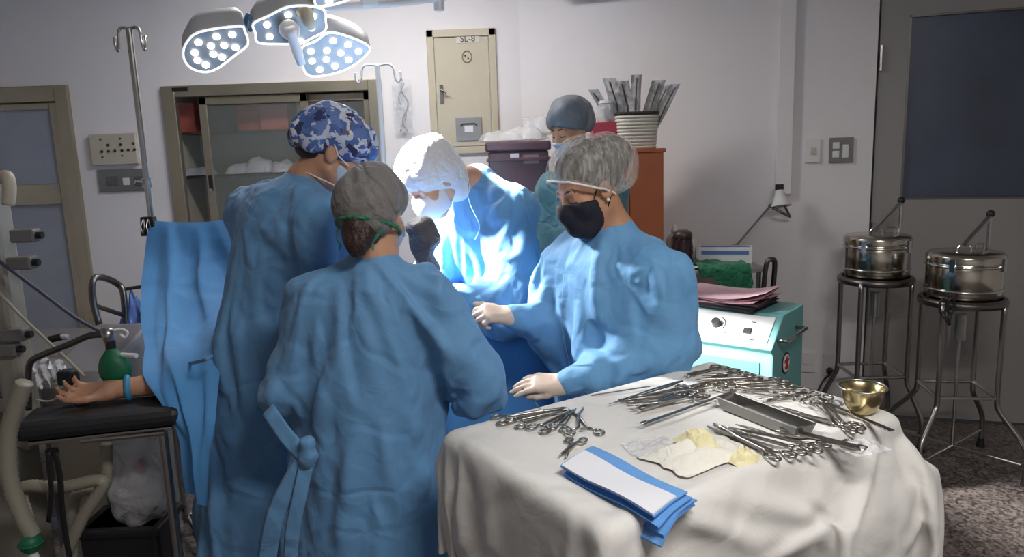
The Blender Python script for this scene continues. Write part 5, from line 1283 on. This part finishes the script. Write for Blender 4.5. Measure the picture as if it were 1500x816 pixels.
def bar(name, label, cat, a, b, w, th, m='instr', hook=0, z=0.0, two=False):
    a, b = on_z(*a, IZ + z), on_z(*b, IZ + z); L = float(np.linalg.norm(b - a))
    o = thing(name, label, cat, tuple((a + b) / 2), math.atan2(b[1] - a[1], b[0] - a[0]))
    if two:
        for s in (-1, 1):
            MB().tube([(-L / 2, 0, .003), (-L / 4, s * .006, .003), (L / 8, s * .005, .003), (L / 2, s * .0012, .003)], [.004, .0045, .003, .001], 8, flat=(V(0, 0, 1), .5), smooth=3).build('arm', m, o, local=True, smooth=True)
    else:
        MB().prism([(-L / 2, -w / 2, 0), (L / 2, -w * .36, 0), (L / 2, w * .36, 0), (-L / 2, w / 2, 0)], (0, 0, th)).build('blade', m, o, local=True, bevel=.001)
        if hook:
            MB().tube([(-L / 2 + .002, -w / 2, th), (-L / 2 - .016, -w / 2, th), (-L / 2 - .022, 0, th + .003), (-L / 2 - .016, w / 2, th), (-L / 2 + .002, w / 2, th)], .0022, 6, smooth=3).build('hook', m, o, local=True)
            MB().tube([(L / 2 - .002, -w / 3, th), (L / 2 + .016, -w / 3, th), (L / 2 + .016, w / 3, th), (L / 2 - .002, w / 3, th)], .002, 6).build('handle_loop', m, o, local=True)
    return o
bar('scalpel', 'thin steel scalpel pointing left at the back of the sheet', 'scalpel', z6(300, 152), z6(20, 195), .006, .003)
bar('tissue_forceps', 'slim steel forceps nearest the scalpel in the instrument heap', 'forceps', z6(455, 128), z6(105, 240), .01, .003, two=True, z=.003)
bar('tissue_forceps', 'broad steel forceps with a round tip below the slim ones', 'forceps', z6(470, 165), z6(240, 275), .01, .003, two=True, z=.003)
bar('retractor', 'long narrow steel retractor with a looped end in front of the heap', 'retractor', z6(285, 325), z6(690, 180), .012, .003, hook=1, z=.008)
bar('retractor', 'flat wide steel retractor blade ending near the bowl', 'retractor', z6(1455, 365), z6(1105, 215), .018, .003, z=.006)
bar('retractor', 'broad curved steel retractor lying along the dark tray', 'retractor', z6(1285, 445), z6(960, 360), .026, .004, hook=1, z=.010)
bar('probe', 'straight steel probe across the back of the instrument heap', 'probe', z6(1032, 158), z6(720, 150), .007, .005, z=.006)
bar('needle_probe', 'thin steel rod lying behind the small group of clamps', 'rod', z7(425, 160), z7(385, 110), .003, .002)
# dark steel tray, open, with sloping walls
ta, tb = on_z(*z6(640, 255), IZ), on_z(*z6(985, 395), IZ); du = nrm(tb - ta); dv = V(-du[1], du[0], 0); tl_ = np.linalg.norm(tb - ta)
o = thing('instrument_tray', 'dark open steel tray in the middle of the instruments', 'tray', tuple((ta + tb) / 2), 0)
def quad(p, q, r, s, t=.002): return MB().prism([p, q, r, s], np.cross(nrm(q - p), nrm(s - p)) * t)
wd_ = .058; hz_ = .028; g = [ta, tb, tb + dv * wd_, ta + dv * wd_]; gt = [p + V(0, 0, hz_) + nrm(p - (ta + tb + dv * wd_) / 2 * 1) * .012 for p in g]
quad(*g).build('floor', 'dark_steel', o)
for k in range(4): quad(g[k], g[(k + 1) % 4], gt[(k + 1) % 4], gt[k]).build('side', 'steel' if k == 2 else mat('tray_grey', (.24, .235, .225), .35, .9), o)
MB().tube(gt, .0025, 6, True).build('rim', 'steel', o)
# steel bowl
bc = on_z(1262, 604, IZ)
o = thing('bowl', 'small gilt steel bowl standing at the far right of the sheet', 'bowl', tuple(bc))
MB().lathe(bc, [(0, 0), (.026, 0), (.030, .004), (.040, .018), (.049, .042), (.053, .064), (.058, .068), (.0575, .070), (.0505, .065), (.046, .042), (.037, .02), (.026, .008), (0, .006)], 32).build('body', 'gold', o, smooth=True)
MB().tube([bc + V(.0575 * math.cos(t), .0575 * math.sin(t), .069) for t in np.linspace(0, 2 * math.pi, 32, endpoint=False)], .0022, 6, True).build('rim', 'steel', o, smooth=True)
# folded blue and white paper pack
pc_ = [on_z(868, 653, TZ + .03), on_z(1008, 722, TZ + .03), on_z(958, 756, TZ + .03), on_z(820, 682, TZ + .03)]
o = thing('paper_pack', 'folded blue paper pack with a white sheet on top at the table edge', 'paper pack', tuple(sum(pc_) / 4))
def leaf(cs, z, bend, m, nm, n=14, inset=(0, 1, 0, 1)):
    P = []
    for i in range(n):
        row = []
        for j in range(8):
            u = inset[0] + (inset[1] - inset[0]) * i / (n - 1); v = inset[2] + (inset[3] - inset[2]) * j / 7
            p = (cs[0] * (1 - u) + cs[1] * u) * (1 - v) + (cs[3] * (1 - u) + cs[2] * u) * v
            row.append(p + V(0, 0, z - bend * max(0, v - .55) ** 1.5 - .012 * math.sin(math.pi * u) * (bend > .05) + .003 * math.sin(u * 7 + v * 3)))
        P.append(row)
    b = MB().grid(P); b.grid((np.array(P) - V(0, 0, .0025))[:, ::-1]); return b.build(nm, m, o, smooth=True)
leaf(pc_, .0, .0, 'bluepaper', 'blue_sheet'); leaf([p + TV * .012 for p in pc_], -.007, .03, 'bluepaper', 'blue_sheet'); leaf([p + TV * .016 + TU * .01 for p in pc_], -.013, .07, 'bluepaper', 'blue_sheet'); leaf([p + TV * .02 for p in pc_], -.018, .11, 'bluepaper', 'blue_sheet')
leaf(pc_, .003, .0, 'paper', 'white_sheet', inset=(.02, .985, .30, .99))
# gauze, stained gauze, film bag
def heap(name, label, cat, c, r, m, amp, seed, rz=0.0):
    n = 22; P = []
    for i in range(n):
        row = []
        for j in range(n):
            u, v = -1 + 2 * i / (n - 1), -1 + 2 * j / (n - 1); d = max(abs(u), abs(v)); rr_ = math.hypot(u, v)
            w_ = 1 + .22 * noise.noise(Vector((u * 2, v * 2, seed)))
            h = r[2] * max(0, 1 - rr_ ** 2 * .75) * (.75 + .7 * noise.noise(Vector((u * 2.6, v * 2.6, seed + 4)))) + amp * abs(noise.noise(Vector((u * 6, v * 6, seed + 9))))
            x, y = u * r[0] * w_, v * r[1] * w_
            row.append(np.asarray(c) + V(x * math.cos(rz) - y * math.sin(rz), x * math.sin(rz) + y * math.cos(rz), max(.001, h * (1 - d ** 6))))
        P.append(row)
    return tag(MB().grid(P).build(name, m, smooth=True, subsurf=1, loc=tuple(c)), label, cat)
heap('gauze_pad', 'white crumpled gauze beside the blue paper pack', 'gauze', on_z(1022, 664, IZ), (.115, .075, .035), 'gauze', .012, 3.0, .6)
heap('stained_gauze', 'pale yellow iodine-stained gauze heap in front of the tray', 'gauze', on_z(1022, 650, IZ + .015), (.045, .045, .040), 'gauzey', .014, 8.0, .2)
heap('stained_gauze', 'small folded yellow gauze below the clamp rings', 'gauze', on_z(1092, 676, IZ), (.035, .03, .028), 'gauzey', .012, 15.0, .5)
heap('film_bag', 'flat clear film bag between the gauze and the blue paper pack', 'bag', on_z(955, 655, IZ), (.06, .05, .014), 'plastic', .01, 21.0, .3)
heap('film_bag', 'clear crinkled film at the front right edge of the sheet', 'bag', on_z(1262, 655, IZ), (.05, .04, .012), 'plastic', .01, 27.0, .3)

# gown ties of the woman in grey and the surgeon beside her
kn_ = at(450, 672, YG - .24)
ribbon(G, 'gown_tie', [at(392, 600, YG - .12), at(420, 640, YG - .2), at(446, 668, YG - .24)], .022, 'gown', (0, -1, .3))
S = SDF().ell(kn_, (.022, .018, .03), k=.01).cap(kn_ + V(.01, 0, .01), kn_ + V(.005, 0, .045), .018, .02, .02); v, q = S.mesh(.007); mesh_obj('tie_knot', rumple(v, q, .006, (40, 40, 40)), q, 'gown', G, smooth=True)
ribbon(G, 'gown_tie', [kn_, at(425, 710, YG - .24), at(402, 760, YG - .24), at(390, 830, YG - .22), at(388, 900, YG - .2)], .026, 'gown', (0, -1, .2))
ribbon(G, 'gown_tie', [kn_, at(440, 720, YG - .25), at(428, 780, YG - .25), at(424, 850, YG - .23)], .02, 'gown', (0, -1, .2))
tb_ = at(298, 528, YB - .27)
ribbon(B, 'gown_tie', [at(275, 533, YB - .1), tb_, at(312, 520, YB - .25)], .006, 'gown', (0, -1, 0))

# ------------------------------------------------------------------ anaesthesia corner on the left
o = thing('anaesthesia_machine', 'pale anaesthesia machine column with clamps at the left edge', 'machine', (at(12, 600, 2.5)[0], 2.5, 0))
xc = at(8, 500, 2.5)[0]
MB().mm((xc - .35, 2.45, 0.0), (xc - .0, 2.6, .72)).build('cabinet', 'machine', o, bevel=.015)
MB().mm((xc - .05, 2.5, .7), (xc + .03, 2.6, at(20, 262, 2.5)[2])).build('column', 'machine', o, bevel=.02)
for x, y in ((45, 345), (40, 385), (30, 490), (18, 512)):
    q = at(x, y, 2.5); MB().mm(q - V(.06, .02, .022), q + V(.02, .03, .022)).build('clamp', 'greyplate', o, bevel=.006)
    MB().cyl(q + V(.018, 0, 0), q + V(.04, 0, 0), .012, n=10).build('clamp_knob', 'black', o)
MB().tube([at(0, 262, 2.5), at(10, 258, 2.49), at(14, 275, 2.48), at(12, 300, 2.48)], .02, 10, smooth=4).build('hose_elbow', 'beige', o, smooth=True)
# corrugated breathing hoses
def hose(label, pts, Y, r=.02, corr=True, m='hose', mat_end=None):
    P = catmull(np.array([at(x, y, Y + (dy if dy else 0)) for x, y, dy in pts]), 14)
    rr = [r * (1 + (.10 if i % 2 else -.06)) for i in range(len(P))] if corr else r
    b = MB().tube(P, np.array(rr) if corr else r, 12)
    return tag(b.build('breathing_hose', m, smooth=True, loc=tuple(P[-1])), label, 'hose')
hose('thick pale hose curving down the left edge to the green ball', [(36, 560, 0), (22, 600, 0), (12, 640, 0), (14, 700, 0), (30, 750, 0), (48, 785, 0)], 2.15, .024)
hose('pale hose running level under the arm board', [(40, 760, .1), (30, 722, .1), (45, 712, .1), (90, 714, .1), (140, 704, .1), (150, 712, .1), (120, 760, .1), (95, 816, .1)], 2.15, .019)
hose('pale upright hose behind the arm board straps', [(156, 650, .2), (156, 690, .2), (150, 715, .2), (112, 725, .2), (106, 780, .2), (106, 816, .2)], 2.15, .018)
q = at(45, 796, 2.14); o = thing('green_ball_valve', 'green ribbed ball at the end of the thick pale hose', 'valve', tuple(q))
MB().ball(q, .032, n=20).build('ball', 'greenrub', o, smooth=True)
MB().tube([q + V(.0325 * math.cos(t), .0325 * math.sin(t), .0) for t in np.linspace(0, 2 * math.pi, 24, endpoint=False)], .004, 6, True).build('ridge', 'greenrub', o, smooth=True)
MB().cyl(q + V(0, 0, -.03), q + V(.01, 0, -.07), .014, n=12).build('stem', 'white', o)
# chrome swan-neck with the green reservoir bag
o = thing('swan_neck_pipe', 'bent chrome pipe arching over the arm board to the green bag', 'pipe', tuple(at(42, 580, 2.4)))
MB().tube([at(42, 600, 2.42), at(41, 560, 2.42), at(44, 532, 2.42), at(62, 520, 2.42), at(100, 505, 2.42), at(130, 492, 2.42), at(152, 490, 2.42)], .011, 10, smooth=5).build('pipe', 'dark_steel', o, smooth=True)
q = at(158, 492, 2.42); MB().lathe(q + V(0, 0, .025), [(0, 0), (.021, 0), (.019, -.03), (.012, -.055), (.012, -.07), (0, -.07)], 16).build('connector', 'steel', o, smooth=True)
MB().tube([at(165, 484, 2.42), at(178, 482, 2.43), at(187, 487, 2.43), at(183, 494, 2.43), at(176, 490, 2.43)], .004, 6, smooth=4).build('loop', 'white', o, smooth=True)
q0 = at(163, 512, 2.42); S = SDF().cap(q0 + V(-.0, 0, .0), q0 + V(.0, 0, -.03), .016, .03, .02).ell(q0 + V(.005, 0, -.07), (.054, .036, .055), k=.03)
v, q = S.mesh(.006); bag = tag(mesh_obj('reservoir_bag', v, q, 'greenrub', smooth=True, loc=tuple(q0 + V(0, 0, -.12))), 'green rubber reservoir bag behind the patient\'s wrist', 'bag')
MB().cyl(q0 + V(0, 0, .0), q0 + V(0, 0, .03), .016, n=14).build('neck_ring', 'black', bag)
MB().cyl(at(178, 520, 2.42), at(200, 521, 2.4), .008, n=10).build('side_port', 'white', bag)
# grey trolley mattress and chrome hand rail behind
mz = 1.02; o = thing('patient_trolley', 'grey padded trolley with a chrome hand rail by the metal door', 'trolley', (-2.0, 3.9, 0))
MB().mm((-2.75, 3.35, .62), (-1.55, 4.15, .78)).build('mattress', 'grey_mattress', o, bevel=.04)
MB().mm((-2.72, 3.38, .55), (-1.58, 4.12, .62)).build('deck', 'steel', o)
for x in (-2.6, -1.7):
    for y in (3.45, 4.05): MB().cyl((x, y, .06), (x, y, .56), .02).cyl((x - .015, y, .05), (x + .015, y, .05), .05, n=14).build('leg', 'steel', o)
a = [at(145, 475, 3.55), at(136, 440, 3.55), at(136, 412, 3.55), at(148, 406, 3.6), at(172, 416, 3.75), at(181, 432, 3.75), at(184, 490, 3.75)]
MB().tube(a, .016, 10, smooth=4).build('hand_rail', 'dark_steel', o, smooth=True)
MB().tube([at(140, 448, 3.55), at(182, 462, 3.75)], .012, 8).tube([at(181, 424, 3.8), at(208, 420, 3.8)], .009, 8).build('cross_rail', 'dark_steel', o)
q = at(192, 448, 3.75); heap('blue_bundle', 'small blue folded bundle on the trolley beside the screen drape', 'bundle', (q[0], 3.8, .78), (.09, .09, .26), 'ltblue', .02, 5.0)
# grey machine hood nearer the camera, with tubing and small items on it
o = thing('equipment_cart', 'low grey cart with a sloped top behind the arm board', 'cart', (-1.75, 2.8, 0))
p_ = [at(40, 505, 2.95), at(60, 478, 3.1), at(205, 462, 3.1), at(214, 548, 2.62), at(30, 560, 2.62)]
xa_, xb_ = at(48, 550, 2.62)[0], at(205, 550, 2.9)[0]
zf, zb2 = at(100, 552, 2.62)[2], at(120, 472, 3.1)[2]
MB().prism([(xa_, 2.62, .1), (xa_, 2.62, zf - .04), (xa_, 2.68, zf), (xa_, 3.05, zb2), (xa_, 3.12, zb2 - .02), (xa_, 3.12, .1)], (xb_ - xa_, 0, 0)).build('casing', 'grey_mattress', o, bevel=.02)
MB().mm((xa_ + .03, 2.612, .2), (xb_ - .03, 2.625, zf - .12)).build('front_panel', 'beige', o, bevel=.004)
for x in (xa_ + .06, xb_ - .06):
    for y in (2.68, 3.06): MB().cyl((x - .015, y, .05), (x + .015, y, .05), .05, n=14).build('castor', 'black', o)
q = at(100, 552, 2.45); tag(MB().box(q, (.055, .05, .05)).build('black_pod', 'black', loc=tuple(q), bevel=.008), 'black sensor pod lying just behind the patient\'s fingers', 'device')
o = thing('crumpled_tissue', 'crumpled white tissue between the chrome pipe and the black pod', 'tissue', tuple(at(75, 560, 2.47)))
for k, (x, y, w_, h_, rz) in enumerate(((62, 548, .05, .07, .5), (78, 548, .06, .05, -.3), (88, 545, .05, .05, .9))):
    c = at(x, y, 2.47 + .02 * k); P = []
    for i in range(12):
        P.append([c + V((i / 11 - .5) * w_ * (1 + .3 * math.sin(j)), .02 * math.sin(i * .9 + j * .7 + k), (j / 9 - .5) * h_ + .02 * math.sin(i * .7 + rz * 5)) for j in range(10)])
    MB().grid(P).build('fold', 'paper', o, smooth=True)
for lab, pts, Y, r, m in (('dark cable slanting down from the left edge to the chrome pipe', [(-5, 380), (60, 428), (110, 465), (152, 488)], 2.44, .006, mat('blue_cable', (.05, .05, .09), .5)),
                          ('thin white tube slanting down to the patient\'s hand', [(-5, 425), (30, 462), (70, 500), (100, 528), (124, 552)], 2.42, .005, 'hose')):
    tag(MB().tube([at(x, y, Y) for x, y in pts], r, 8, smooth=5).build('cable', m, smooth=True, loc=tuple(at(*pts[-1], Y))), lab, 'cable')
q = at(84, 497, 2.9); o = thing('clip_connector', 'black and clear connector lying on the grey cart', 'connector', tuple(q))
MB().cyl(q + V(-.03, 0, 0), q + V(.02, 0, .01), .014, n=12).build('body', 'black', o); MB().cyl(q + V(.015, 0, .01), q + V(.045, 0, .005), .011, n=12).build('tip', 'packgrey', o)
q = at(96, 582, 2.33); tag(MB().tube([at(52, 585, 2.36), at(70, 588, 2.34), at(85, 583, 2.33), at(98, 580, 2.33)], .003, 6, smooth=4).build('drip_line', 'packgrey', smooth=True, loc=tuple(q)), 'clear drip line running to the patient\'s fingers', 'tubing')
# waste bag and dark bin under the arm board
c = at(200, 700, 2.5)
S = SDF().ell(c + V(0, 0, -.05), (.10, .09, .16), k=.05).cap(c + V(0, 0, .08), c + V(0, 0, .15), .05, .09, .04)
v, q = S.mesh(.012); tag(mesh_obj('waste_bag', rumple(v, q, .03, (14, 14, 9), 2), q, 'plastic', smooth=True, loc=tuple(c + V(0, 0, -.2))), 'clear waste bag hanging under the arm board', 'bag')
o = thing('red_cap_bottle', 'small dark red suction cap inside the clear waste bag', 'cap', tuple(at(207, 682, 2.47))); MB().ball(at(207, 682, 2.47), (.022, .022, .03), n=14).build('cap', 'red', o, smooth=True)
MB().cyl(at(207, 674, 2.47), at(207, 668, 2.47), .01, n=10).build('neck', 'white', o)
x0_, x1_ = at(115, 800, 2.41)[0], at(232, 800, 2.41)[0]; zt_ = at(180, 776, 2.41)[2]
o = thing('waste_bin', 'black low bin under the clear waste bag', 'bin', ((x0_ + x1_) / 2, 2.5, 0))
MB().mm((x0_, 2.41, 0), (x1_, 2.6, zt_)).build('body', 'black', o, bevel=.02); MB().mm((x0_ - .01, 2.40, zt_ - .03), (x1_ + .01, 2.61, zt_)).build('rim', 'black', o, bevel=.008)
